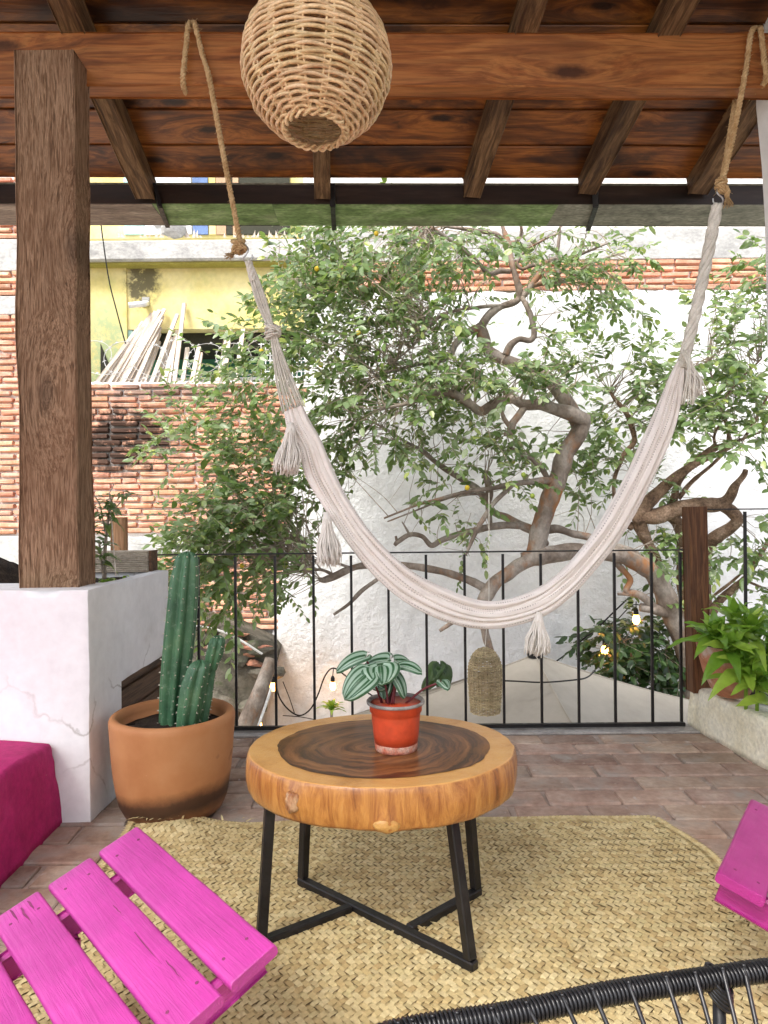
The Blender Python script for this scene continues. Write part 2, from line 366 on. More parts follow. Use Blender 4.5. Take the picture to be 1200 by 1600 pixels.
m_teal = plain('pale_turquoise_paint', (.45, .7, .66), .6); m_wpaint = plain('white_paint', (.8, .82, .82), .6, var=.05)
m_blue = plain('blue_glass', (.12, .2, .4), .25, .5); m_tan = plain('tan_wood_frame', (.5, .33, .2), .7)
m_floorb = pm('floor_brick', [(.25, (.25, .155, .115)), (.5, (.4, .285, .22)), (.78, (.55, .44, .36))], 6, rough=.78, bump=.6, bs=35, tint=.4, spec=.25, bd=.006,
              blotch=[(5, .5, .7, (.36, .32, .28), (1, 1, 1)), (3.1, .58, .76, (.24, .19, .16), (1, 1, 1)), (12, .64, .76, (.56, .51, .47), (1, 1, 1))])
m_grout = pm('floor_mortar', [(.3, (.26, .2, .165)), (.6, (.44, .36, .31)), (.8, (.58, .51, .46))], 9, rough=.9, bump=.6, bd=.006, world=True)
m_kerb = pm('grey_cement', [(.3, (.3, .28, .26)), (.6, (.48, .46, .43))], 9, rough=.9, bump=.5, bd=.006)
m_ground = pm('courtyard_paving', [(.3, (.36, .33, .29)), (.6, (.48, .45, .4))], 1.5, rough=.95, bump=.4, world=True)
m_soil = pm('soil', [(.3, (.012, .008, .006)), (.6, (.045, .03, .02)), (.8, (.12, .085, .06))], 26, rough=.95, bump=1, bs=60, bd=.012)
m_rock = pm('mossy_stone', [(.3, (.05, .05, .035)), (.5, (.12, .11, .085)), (.72, (.22, .2, .165))], 6, rough=.95, bump=.9, bs=25, bd=.02, tint=.5, blotch=[(4, .55, .7, (.06, .085, .03), (1, 1, 1))])
m_shard = pm('broken_brick', [(.3, (.2, .085, .055)), (.6, (.42, .2, .13)), (.8, (.5, .36, .28))], 8, rough=.95, bump=.7, tint=.6, blotch=[(6, .5, .65, (.09, .075, .06), (1, 1, 1))])
m_pinkwall = pm('magenta_wall_paint', [(.3, (.36, .012, .115)), (.6, (.52, .026, .18)), (.8, (.6, .055, .25))], 5, rough=.75, bump=.6, bs=60, bd=.006, spec=.25, blotch=[(14, .7, .75, (.6, .45, .45), (1, 1, 1))])
def pinkpaint(name, col):
    m, nt, b = base(name, .3, .5)
    v = coords(nt); g = noi(nt, mapv(nt, v, (1.5, 22, 22)), 4, 6, .6, .8)
    k = noi(nt, v, 9, 5, .6)
    c = mixc(nt, ramp(nt, k, [(.35, 0.0), (.75, 1.0)]), col, tuple(x * .74 for x in col))
    chip = ramp(nt, noi(nt, mapv(nt, v, (6, 40, 40)), 5, 6, .75, .5), [(.7, 0.0), (.74, .8)])
    c = mixc(nt, chip, c, (.3, .02, .14))
    lk(nt, c, b.inputs['Base Color'])
    lk(nt, ramp(nt, k, [(.3, .28), (.7, .46)]), b.inputs['Roughness'])
    bp = nd(nt, 'ShaderNodeBump', _Strength=.6, _Distance=.005)
    lk(nt, mathn(nt, 'ADD', g, mathn(nt, 'MULTIPLY', noi(nt, v, 14, 3), .5)), bp.inputs['Height']); lk(nt, bp.outputs[0], b.inputs['Normal']); return m
m_pink = pinkpaint('pink_gloss_paint', (.52, .052, .33)); m_pink2 = pinkpaint('deep_pink_gloss_paint', (.4, .024, .22))
m_wicker = pm('peeled_willow', [(.25, (.4, .24, .1)), (.5, (.68, .48, .26)), (.75, (.8, .63, .39))], 14, stretch=(1, 1, 3), rough=.5, spec=.4, tint=.25, bump=.25, bs=70, bd=.002, fine=.35)
m_wicker2 = pm('grey_straw', [(.25, (.22, .16, .08)), (.5, (.44, .35, .2)), (.75, (.6, .5, .32))], 30, rough=.7, tint=.5, bump=.3, bs=90, bd=.002, fine=.4)
m_sisal = pm('sisal', [(.3, (.4, .24, .1)), (.6, (.6, .42, .22)), (.8, (.72, .54, .32))], 40, rough=.9, bump=.6, bs=160, bd=.002, fine=.3)
m_greyrope = pm('grey_rope', [(.3, (.28, .24, .18)), (.6, (.45, .4, .32))], 40, rough=.9, bump=.6, bs=160, bd=.002, tint=.3)
m_bark = pm('smooth_grey_bark', [(.25, (.1, .072, .055)), (.45, (.22, .175, .14)), (.62, (.36, .315, .27)), (.8, (.48, .44, .39))], 5, stretch=(1, 1, .7), rough=.75, bump=.5, bs=18, bd=.01, fine=.3, spec=.25, blotch=[(4, .55, .68, (.3, .14, .06), (1, 1, .6))])
m_bark2 = pm('cracked_brown_bark', [(.25, (.07, .042, .028)), (.5, (.24, .155, .1)), (.75, (.44, .32, .23))], 9, rough=.9, bump=1, bs=28, bd=.015, fine=.5)
m_twig = plain('twig_bark', (.34, .28, .22), .8)
m_leaf = leafmat('guava_leaf', [(.0, (.05, .09, .028)), (.22, (.1, .165, .055)), (.45, (.16, .24, .08)), (.65, (.19, .265, .14)), (.85, (.3, .37, .2)), (1.0, (.36, .42, .1))])
m_leaf2 = leafmat('dark_leaf', [(.0, (.014, .036, .012)), (.5, (.028, .066, .02)), (1.0, (.055, .11, .03))], trans=.15)
m_leaf3 = leafmat('glossy_strap_leaf', [(.0, (.11, .24, .025)), (.5, (.22, .4, .04)), (1.0, (.4, .56, .08))], trans=.3, rough=.3, spec=.5)
m_fruit = plain('yellow_fruit', (.7, .5, .04), .5); m_fruitg = plain('green_fruit', (.25, .33, .05), .5)
m_canvas = pm('beige_canvas', [(.3, (.36, .325, .27)), (.6, (.45, .41, .345))], 2, rough=.9, bump=.15, bs=200, bd=.002, fine=.05, blotch=[(3, .62, .8, (.4, .36, .3), (1, 1, 1))])
m_cable = plain('black_cable', (.012, .012, .012), .5)
m_cord = pm('black_pvc_cord', [(.3, (.006, .006, .007)), (.7, (.016, .016, .018))], 9, rough=.3, spec=.55, bump=.05)
m_terra = pm('terracotta', [(.25, (.46, .19, .075)), (.55, (.58, .26, .105)), (.8, (.63, .32, .15))], 4, rough=.7, bump=.25, bs=30, bd=.004, spec=.25, fine=.12, blotch=[(5, .68, .76, (.28, .13, .07), (1, 1, 1))])
m_oldterra = pm('old_terracotta', [(.25, (.34, .13, .06)), (.5, (.5, .22, .12)), (.8, (.6, .38, .28))], 7, rough=.9, bump=.8, bs=26, bd=.008, blotch=[(6, .52, .64, (.62, .5, .42), (1, 1, 1))])
def cactus_mat():
    m, nt, b = base('cactus_skin', .42, .4); v = coords(nt, rand=False)
    c = ramp(nt, noi(nt, v, 9, 5), [(.3, (.03, .09, .045)), (.55, (.06, .155, .075)), (.8, (.13, .23, .11))])
    c = mixc(nt, ramp(nt, noi(nt, v, 60, 3), [(.55, 0.0), (.75, .35)]), c, (.3, .38, .28)); lk(nt, c, b.inputs['Base Color']); return m
m_cactus = cactus_mat(); m_spine = plain('pale_spine', (.6, .56, .45), .7)
def sapwood():
    m, nt, b = base('pale_sapwood', .32, .45, 0, .35); v = coords(nt, rand=False)
    s = nd(nt, 'ShaderNodeSeparateXYZ'); lk(nt, v, s.inputs[0])
    top = noi(nt, mapv(nt, v, (1, 1.2, 1)), 7, 6, .6, .6)
    side = noi(nt, mapv(nt, v, (20, 20, 3.2)), 1.5, 9, .72, .6)
    c1 = ramp(nt, top, [(.3, (.44, .2, .048)), (.5, (.61, .315, .09)), (.75, (.68, .41, .145))])
    c2 = ramp(nt, side, [(.28, (.1, .035, .01)), (.42, (.3, .11, .025)), (.56, (.48, .215, .05)), (.8, (.6, .35, .11))])
    g = nd(nt, 'ShaderNodeNewGeometry'); sn = nd(nt, 'ShaderNodeSeparateXYZ'); lk(nt, g.outputs['Normal'], sn.inputs[0])
    c = mixc(nt, ramp(nt, sn.outputs[2], [(.55, 0.0), (.85, 1.0)]), c2, c1)
    d = ramp(nt, noi(nt, v, 22, 5, .7), [(.7, 0.0), (.76, .7)]); c = mixc(nt, d, c, (.09, .05, .02))
    lk(nt, c, b.inputs['Base Color']); bp = nd(nt, 'ShaderNodeBump', _Strength=.6, _Distance=.008); lk(nt, side, bp.inputs['Height']); lk(nt, bp.outputs[0], b.inputs['Normal']); return m
m_sap = sapwood()
def heartwood():
    m, nt, b = base('dark_heartwood', .4, .3, 0, .26); v = coords(nt, rand=False)
    q = nt.nodes.new('ShaderNodeVectorMath'); q.operation = 'LENGTH'; lk(nt, mapv(nt, v, (1, 1.2, 0), (0, 0, 0), (.03, .02, 0)), q.inputs[0])
    r = mathn(nt, 'ADD', q.outputs['Value'], mathn(nt, 'MULTIPLY', noi(nt, v, 5, 5, .55), .11))
    cx = nd(nt, 'ShaderNodeCombineXYZ'); lk(nt, mathn(nt, 'MULTIPLY', r, 46.0), cx.inputs[0]); sp = nd(nt, 'ShaderNodeSeparateXYZ'); lk(nt, v, sp.inputs[0])
    lk(nt, mathn(nt, 'MULTIPLY', sp.outputs[0], 3.0), cx.inputs[1]); lk(nt, mathn(nt, 'MULTIPLY', sp.outputs[1], 3.0), cx.inputs[2])
    g = noi(nt, cx.outputs[0], .8, 7, .7)
    c = ramp(nt, g, [(.34, (.02, .007, .003)), (.46, (.075, .026, .009)), (.56, (.17, .066, .022)), (.7, (.3, .135, .045))])
    c = mixc(nt, ramp(nt, noi(nt, v, 5, 6, .65, .8), [(.5, 0.0), (.75, .6)]), c, (.26, .11, .03))
    lk(nt, c, b.inputs['Base Color']); return m
m_heart = heartwood()
m_redpot = pm('red_plastic', [(.3, (.46, .05, .017)), (.6, (.55, .068, .022))], 5, rough=.38, spec=.5, bump=.03)
m_redscuff = pm('scuffed_red_plastic', [(.35, (.5, .09, .04)), (.55, (.55, .28, .2)), (.75, (.62, .52, .44))], 26, rough=.75, bump=.3, fine=.4)
m_rimgrey = pm('dusty_grey_plastic', [(.3, (.18, .17, .155)), (.7, (.36, .34, .32))], 25, rough=.8, bump=.2)
m_stem = plain('dark_red_stem', (.13, .025, .03), .5)
def pepleaf():
    m, nt, b = base('striped_leaf', .35, .45)
    uv = nd(nt, 'ShaderNodeTexCoord').outputs['UV']; s = nd(nt, 'ShaderNodeSeparateXYZ'); lk(nt, uv, s.inputs[0])
    a = mathn(nt, 'SINE', mathn(nt, 'MULTIPLY', mathn(nt, 'ABSOLUTE', mathn(nt, 'SUBTRACT', s.outputs[0], .5)), 44.0))
    a = mathn(nt, 'ADD', a, mathn(nt, 'MULTIPLY', noi(nt, uv, 14, 3), .6))
    c = ramp(nt, a, [(.0, (.26, .37, .28)), (.35, (.2, .31, .22)), (.62, (.05, .13, .06)), (1.0, (.025, .085, .035))])
    g = nd(nt, 'ShaderNodeNewGeometry').outputs['Backfacing']; c = mixc(nt, mathn(nt, 'SUBTRACT', 1.0, g), c, (.13, .19, .05))
    lk(nt, c, b.inputs['Base Color']); return m
m_pep = pepleaf()
m_hstring = pm('hammock_cord', [(.3, (.6, .57, .49)), (.7, (.8, .77, .69))], 30, rough=.9, bump=.4, bs=200, bd=.001)
m_tassel = pm('cotton_fringe', [(.3, (.75, .7, .62)), (.7, (.88, .85, .79))], 60, stretch=(3, 3, .3), rough=.95, bump=.3, bs=150, bd=.002)
def hammockmat():
    m, nt, b = base('handwoven_cotton', .92, .1)
    uv = nd(nt, 'ShaderNodeTexCoord').outputs['UV']; s = nd(nt, 'ShaderNodeSeparateXYZ'); lk(nt, uv, s.inputs[0])
    n = noi(nt, uv, 9, 5, .6)
    c = ramp(nt, n, [(.3, (.77, .71, .65)), (.6, (.86, .81, .76)), (.8, (.88, .85, .81))])
    li = mathn(nt, 'FRACT', mathn(nt, 'MULTIPLY', s.outputs[0], 17.0))
    line = mathn(nt, 'LESS_THAN', mathn(nt, 'ABSOLUTE', mathn(nt, 'SUBTRACT', li, .5)), .075)
    da = mathn(nt, 'GREATER_THAN', mathn(nt, 'FRACT', mathn(nt, 'MULTIPLY', s.outputs[1], 95.0)), .42)
    fade = mathn(nt, 'MULTIPLY', ramp(nt, noi(nt, mapv(nt, uv, (12, 3, 1)), 3, 3), [(.42, 0.0), (.56, 1.0)]), .5)
    c = mixc(nt, mathn(nt, 'MULTIPLY', mathn(nt, 'MULTIPLY', line, da), fade), c, (.13, .1, .09))
    lk(nt, c, b.inputs['Base Color'])
    bp = nd(nt, 'ShaderNodeBump', _Strength=.6, _Distance=.004)
    lk(nt, noi(nt, mapv(nt, uv, (160, 40, 1)), 1, 4, .6), bp.inputs['Height']); lk(nt, bp.outputs[0], b.inputs['Normal']); return m
m_hammock = hammockmat()
def strawmat():
    m, nt, b = base('palm_straw', .62, .35)
    ri = nd(nt, 'ShaderNodeNewGeometry').outputs['Random Per Island']
    c = ramp(nt, ri, [(.0, (.47, .35, .16)), (.2, (.55, .435, .21)), (.5, (.61, .495, .25)), (.8, (.67, .565, .31)), (1.0, (.57, .48, .24))])
    pos = nd(nt, 'ShaderNodeNewGeometry').outputs['Position']
    k = ramp(nt, noi(nt, pos, 2.2, 6, .65), [(.52, 0.0), (.75, .55)]); c = mixc(nt, k, c, (.33, .22, .09))
    c = mixc(nt, 1.0, c, ramp(nt, noi(nt, mapv(nt, pos, (90, 90, 90)), 1, 3), [(.3, .82), (.7, 1.08)]), 'MULTIPLY')
    lk(nt, c, b.inputs['Base Color']); return m
m_straw = strawmat(); m_strawdark = plain('dark_straw', (.26, .195, .095), .9)
def bulbmat():
    m = bpy.data.materials.new('lit_bulb'); m.use_nodes = True; nt = m.node_tree; nt.nodes.remove(nt.nodes['Principled BSDF'])
    e = nd(nt, 'ShaderNodeEmission', _Strength=11.0); e.inputs[0].default_value = (1, .43, .08, 1)
    lk(nt, e.outputs[0], nt.nodes['Material Output'].inputs[0]); return m
m_bulb = bulbmat()

# ------------------------------------------------------------------ ground and terrace floor
ZG = -2.75
tag(obj('ground', MB().box((0, 10, ZG - .05), (80, 60, .1)), m_ground), kind='structure')
floor = tag(obj('terrace_floor', MB().box((-.2, 1.1, -.141), (8.2, 5.66, .26)), m_grout), kind='structure')
obj('edge_kerb', MB().box((-.2, 3.86, -.003), (8.2, .145, .012), None, .003), m_kerb, floor)
fb = [brick_mesh(.292, .03, .138, i, .09, .006).mesh('floor_brick') for i in range(6)]
rest = MB(); cand = []
for r in range(36):
    y = 3.70 - r * .15
    for c in range(-14, 12):
        x = c * .304 + (r % 2) * .15 + ru(-.012, .012) + .05
        vis = abs(x + .05) < .62 * y + .15 and y > 1.3 and not (-.85 < x < 1.0 and y < 2.6)
        cand.append((vis, y, x))
k = 0
for vis, y, x in cand:
    M = Matrix.Translation((x, y + ru(-.003, .003), -.0155 + ru(-.002, .0015))) @ Matrix.Rotation(R(ru(-.9, .9)), 4, 'Z') @ Matrix.Rotation(R(ru(-.35, .35)), 4, 'X')
    if vis and k < 296:
        link('brick', fb[k % 6], m_floorb, floor, M); k += 1
    else: rest.box((0, 0, 0), (.292, .138, .03), M)
tag(obj('brick_paving', rest, m_floorb, floor), kind='stuff')

# ------------------------------------------------------------------ brick walls at the back
YB = 7.4
def bx(px): return P(px, 800, YB).x
def bz(py): return P(600, py, YB).z
BH = .0475; PITCH = .0662; BL = .28
bmeshes = [brick_mesh(BL, BH, .06, 40 + i, .22, .011).mesh('brick') for i in range(8)]
bhalf = [brick_mesh(BL * .48, BH, .06, 60 + i, .2, .009).mesh('brick') for i in range(3)]
def lay(parent, x0, x1, z0, z1, mat, keep, edge=None, yb=YB):
    """courses of single bricks; those keep() says are in view become parts, the rest one stuff part"""
    global nb
    rest = MB(); n = 0; row = 0; z = z1 - BH / 2 - .006
    while z > z0 + BH * .4:
        x = x0 + (.0 if row % 2 else -BL * .5) + ru(-.02, .02)
        while x < x1:
            half = rnd() < .06; L = BL * .48 if half else BL
            cx = x + L / 2
            if cx - L / 2 > x0 - .1 and cx + L / 2 < x1 + .08 and not (edge and cx > edge(z)):
                M = Matrix.Translation((cx, yb + .019 + ru(-.004, .004), z + ru(-.004, .004))) @ Matrix.Rotation(R(ru(-.8, .8)), 4, 'Y') @ Matrix.Rotation(R(ru(-1, 1)), 4, 'Z')
                if keep(cx, z) and n < 297:
                    link('brick', random.choice(bhalf if half else bmeshes), mat, parent, M); n += 1
                else: rest.box((0, 0, 0), (L, .06, BH), M)
            x += L + .021 + ru(-.004, .006)
        z -= PITCH; row += 1
    if rest.v: tag(obj('hidden_bricks', rest, mat, parent), kind='stuff')
bw = thing('brick_wall', 'orange brick wall with sooty black stain behind the tree, left of white wall', 'wall', (bx(290), YB + .1, ZG))
body = MB(); xa, xb = bx(60), bx(475); zt = bz(595)
body.box(((xa + xb) / 2, YB + .17, (ZG + zt) / 2), (xb - xa, .26, zt - ZG)); obj('mortar', body, m_mortar, bw)
mb = MB().box(((xa + xb) / 2, YB + .1, (bz(835) + bz(866)) / 2), (xb - xa - .01, .21, bz(835) - bz(866)), None, .008); obj('concrete_band', mb, m_conc, bw)
keepf = lambda x, z: bx(135) < x < bx(450)
lay(bw, xa, xb, bz(835), zt, m_brick, keepf)
lay(bw, xa, bx(440), bz(985), bz(866), m_brick, lambda x, z: bx(240) < x < bx(450))
cp = MB()
for i in range(26):
    x = xa + (xb - xa) * (i + .5) / 26; cp.blob((x, YB + .14, zt + .005), (.075, .12, .035), i, .5, 1)
obj('crumbling_mortar_top', cp, m_mortar, bw)
tw = thing('brick_wall', 'tall narrow brick wall with pale concrete bands at the left edge, behind the wooden post', 'wall', (bx(0), YB + .1, ZG))
xa, xb = bx(-90), bx(60) - .004
body = MB().box(((xa + xb) / 2, YB + .17, (ZG + 5.2) / 2), (xb - xa, .26, 5.2 - ZG)); obj('mortar', body, m_mortar, tw)
for (a, b) in ((368, 418), (457, 486), (832, 880)):
    obj('concrete_band', MB().box(((xa + xb) / 2, YB + .1, (bz(a) + bz(b)) / 2), (xb - xa - .01, .21, bz(a) - bz(b)), None, .008), m_conc, tw)
for (a, b) in ((486, 832), (418, 457), (270, 368), (880, 930)):
    lay(tw, xa, xb, bz(b), bz(a), m_brick2, lambda x, z: bx(-15) < x < bx(50))
# white wall, brick on top of it
ww = thing('white_wall', 'tall rough white limewashed wall behind the tree, with bricks along its top', 'wall', (1.5, YB + .1, ZG))
def wedge(z):
    t = (z - bz(960)) / (bz(600) - bz(960)); t = max(-.6, min(1.3, t))
    return bx(428) + t * (bx(474) - bx(428)) + .05 * mnoise.noise(V((0, 0, z * 5))) + .03 * mnoise.noise(V((3, 0, z * 17)))
mb = MB(); NX, NZ = 110, 110; x1 = 6.0; z1 = bz(456)
for j in range(NZ + 1):
    z = ZG + (z1 - ZG) * j / NZ
    for i in range(NX + 1):
        x = wedge(z) + (x1 - wedge(z)) * i / NX
        y = YB - .035 + .02 * mnoise.noise(V((x * 1.3, z * 1.3, 0))) + .012 * mnoise.noise(V((x * 5, z * 5, 4))) + .006 * mnoise.noise(V((x * 13, z * 13, 9)))
        zz = z + (.03 * mnoise.noise(V((x * 4, 1, 2))) + .02 * mnoise.noise(V((x * 11, 1, 2))) if j == NZ else 0)
        if i == 0 or j == NZ: y = YB + .015
        mb.v.append((x, y, zz))
for j in range(NZ):
    for i in range(NX):
        a = j * (NX + 1) + i; mb.f.append((a, a + 1, a + NX + 2, a + NX + 1))
obj('plaster', mb, m_white, ww, smooth=True)
xa = bx(478); body = MB().box(((xa + 6) / 2, YB + .17, (ZG + 5.25) / 2), (6 - xa, .26, 5.25 - ZG)); obj('mortar', body, m_mortar, ww)
obj('concrete_band', MB().box(((xa + 6) / 2, YB + .1, (bz(361) + bz(409)) / 2), (6 - xa - .01, .21, bz(361) - bz(409)), None, .008), m_conc, ww)
kw = lambda x, z: bx(490) < x < bx(1215)
lay(ww, xa, 6, bz(457), bz(409), m_brick2, kw); lay(ww, xa, 6, bz(280), bz(361), m_brick2, lambda x, z: kw(x, z) and x < bx(1215))

# ------------------------------------------------------------------ yellow building beyond the brick wall
yb = thing('yellow_building', 'yellow house with a concrete balcony slab, beyond the brick wall', 'house', P(300, 500, 9.2) * 1)
def slab(name, px0, py0, px1, py1, D, dep, mat, parent=yb, bev=0):
    a, b = P(px0, py1, D), P(px1, py0, D)
    return obj(name, MB().box(((a.x + b.x) / 2, D + dep / 2, (a.z + b.z) / 2), (b.x - a.x, dep, b.z - a.z), None, bev), mat, parent)
slab('balcony_slab', 60, 372, 520, 408, 8.6, 1.0, m_conc, bev=.02)
mb = MB().box((P(290, 409, 8.7).x, 8.76, P(290, 409, 8.7).z - .02), (4.2, .2, .03)); obj('olive_soffit', mb, m_olive, yb)
slab('wall', 197, 400, 520, 515, 8.83, .2, m_yellow); slab('wall', 60, 400, 197, 900, 8.8, .23, m_yellow)
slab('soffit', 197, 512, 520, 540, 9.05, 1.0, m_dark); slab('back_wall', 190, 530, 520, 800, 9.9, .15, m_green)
slab('ledge', 197, 588, 520, 800, 8.83, .2, m_conc)
slab('green_jamb', 197, 516, 207, 592, 8.84, .12, m_teal)
mb = MB(); q = [P(157, 537, 8.79), P(179, 590, 8.79), P(157, 590, 8.79)]; mb.add(q + [p + V((0, .02, 0)) for p in q], [(0, 2, 1), (3, 4, 5), (0, 1, 4, 3), (1, 2, 5, 4), (2, 0, 3, 5)]); obj('opening', mb, m_dark, yb)  # dark sheet on the wall face, shade of the opening put in as colour
slab('upper_wall', 60, 250, 520, 374, 9.35, .2, m_yellow)
for a, b, mt, nm in ((194, 224, m_teal, 'shutter'), (226, 298, m_wpaint, 'shutter'), (301, 324, m_blue, 'window'), (327, 336, m_yellow, 'frame'), (338, 352, m_tan, 'frame'), (354, 362, m_dark, 'window'), (364, 372, m_tan, 'frame'), (374, 452, m_dark, 'window')):
    w_ = slab(nm, a, 255, b, 366, 9.32, .05, mt)
slab('vent_box', 240, 343, 254, 353, 9.28, .06, m_conc)
mb = MB().tube([P(230, 474, 8.83), P(222, 475, 8.5), P(201, 477, 8.45)], .035, 12); obj('drain_pipe', mb, m_wpaint, yb, smooth=True)
slab('pipe_patch', 222, 464, 233, 478, 8.815, .02, m_conc)
mb = MB()
for i in range(46):
    p = P(ru(150, 470), 371, 8.62 + ru(0, .12)); mb.add([p + V((-.02, 0, 0)), p + V((.02, .01, 0)), p + V((ru(-.02, .02), 0, ru(.02, .11)))], [(0, 1, 2)])
tag(obj('glass_shards', mb, m_batten, yb), kind='stuff')
mb = MB().blob(P(272, 357, 8.66), (.16, .1, .13), 3, .2, 2, 4); obj('wire_ball', mb, m_conc, yb)
tag(obj('wire', MB().tube(spline([P(150, 290, 8.5), P(168, 425, 8.5), P(182, 485, 8.5), P(196, 537, 8.5)], 4), .008, 5), m_cable), 'thin black wire hanging down across the yellow house wall', 'wire')
battens = [(150, 224, 503, 8.75), (157, 219, 510, 8.7), (163, 232, 497, 8.76), (170, 238, 490, 8.78), (177, 243, 487, 8.78), (184, 249, 485, 8.74), (191, 257, 483, 8.78), (198, 252, 500, 8.7), (205, 254, 494, 8.76),
           (211, 250, 512, 8.7), (217, 249, 521, 8.74), (225, 248, 534, 8.72), (236, 277, 491, 8.76), (243, 269, 528, 8.66), (249, 271, 530, 8.7), (256, 278, 517, 8.75), (263, 275, 522, 8.68), (272, 288, 474, 8.78),
           (285, 293, 544, 8.7), (299, 311, 543, 8.72), (306, 314, 552, 8.68), (340, 357, 516, 8.76), (350, 359, 516, 8.7), (368, 380, 515, 8.74)]
for i, (b0, t0, ty, D) in enumerate(battens):
    a = P(b0, 600, 8.15 + .05 * (i % 3)); b = P(t0, ty, D); a = a - (b - a) * .12
    o = beam('wooden_batten', a, b, .05, .03, m_batten, None, V((0, -1, .2)), .003, .003, i)
    nth = ['leftmost', 'second', 'third', 'fourth', 'fifth', 'sixth', 'seventh', 'eighth', 'ninth', 'tenth', 'eleventh', 'rightmost']
    def pos(k, n): return 'leftmost' if k == 0 else 'rightmost' if k == n - 1 else nth[k] + ' from the left'
    if i < 12: tag(o, 'pale wooden batten, ' + pos(i, 12) + ' of the slanting fan against the yellow house', 'batten', 'battens leaning against the yellow house')
    elif i < 18: tag(o, 'pale wooden batten, ' + pos(i - 12, 6) + ' of the steep cluster right of the slanting fan', 'batten', 'battens leaning against the yellow house')
    elif i < 21: tag(o, 'short pale wooden batten standing apart before the green recess, ' + pos(i - 18, 3) + (' of three' if i != 19 else ''), 'batten', 'battens leaning against the yellow house')
    else: tag(o, 'pale wooden batten behind the leaves beside the hammock cords, ' + pos(i - 21, 3) + (' of three' if i != 22 else ''), 'batten', 'battens leaning against the yellow house')
mb = MB(); pts = []
for i in range(240):
    t = i / 239; q = t * 2 * math.pi * 8; c = P(135 + 350 * t, 562, 7.52)
    pts.append(c + V((.26 * math.cos(q), .06 * math.sin(q), .2 * math.sin(q) + .03 * math.sin(q * .37))))
mb.tube(pts, .004, 4)
for i in range(0, 240, 3):
    p = pts[i]; mb.add([p + V((-.025, 0, -.01)), p + V((.025, 0, .01)), p + V((0, 0, .02))], [(0, 1, 2)])
tag(obj('razor_wire', mb, m_conc), 'coils of razor wire along the top of the stained brick wall', 'razor wire')
lat = thing('wire_lattice', 'white wire grid standing behind the leaves above the brick wall', 'lattice', P(440, 590, 8.4))
for i in range(11): obj('wire', MB().tube([P(408 + i * 7, 535, 8.4), P(408 + i * 7, 605, 8.4)], .007, 5), m_wpaint, lat)
for i in range(8): obj('wire', MB().tube([P(404, 538 + i * 8.5, 8.41), P(482, 538 + i * 8.5, 8.41)], .007, 5), m_wpaint, lat)

# ------------------------------------------------------------------ rubble wall, leaning trunk
rw = thing('rubble_wall', 'dark mossy rubble wall with broken orange bricks on its slope, behind the cactus', 'wall', P(360, 1100, 7.0))
pr = [P(x, y, 6.95) for x, y in ((230, 945), (300, 962), (365, 978), (418, 1004), (431, 1020), (420, 1060), (402, 1092), (385, 1150), (380, 1500), (230, 1500))]
mb = MB(); n = len(pr)
mb.add(pr + [p + V((0, .42, 0)) for p in pr], [tuple(reversed(range(n))), tuple(range(n, 2 * n))] + [(i, (i + 1) % n, n + (i + 1) % n, n + i) for i in range(n)]); obj('core', mb, m_rock, rw)
for i in range(70):
    x = ru(236, 428); top = 945 + (x - 230) * .31
    y = top + ru(8, 230) if i > 26 else top + ru(0, 42)
    if y > 1165 or (x > 395 and y > 1075 - (x - 395)) : continue
    c = P(x, y, 6.93)
    if i <= 26: obj('brick_shard', MB().blob(c, (ru(.09, .17), .07, ru(.022, .04)), i, .4, 1), m_shard, rw, Matrix.Translation(c) @ Matrix.Rotation(R(ru(2, 16)), 4, 'Y') @ Matrix.Translation(-c))
    else: obj('stone', MB().blob(c, (ru(.09, .2), .07, ru(.06, .14)), i, .5, 2, 2.2), m_rock, rw, smooth=False)
mb = MB(); pts = spline([P(360, 1240, 6.5), P(384, 1140, 6.55), (P(405, 1085, 6.6)), P(424, 1030, 6.75)], 8); mb.tube(pts, spline1([.1, .095, .075, .06], 8), 10)
tag(obj('leaning_trunk', mb, m_bark, smooth=True), 'bare brown trunk leaning beside the rubble wall, below the light string', 'tree trunk')
tag(obj('white_pole', MB().tube([P(385, 1190, 6.45), P(424, 1075, 6.6)], .014, 8), m_wpaint), 'thin white pole leaning beside the bare brown trunk', 'pole')
tag(obj('garden_hose', MB().tube(spline([P(285, 975, 6.8), P(335, 983, 6.8), P(370, 997, 6.8), P(410, 1022, 6.8)], 6), .012, 6), m_conc), 'grey hose lying across the broken bricks of the rubble wall', 'hose')

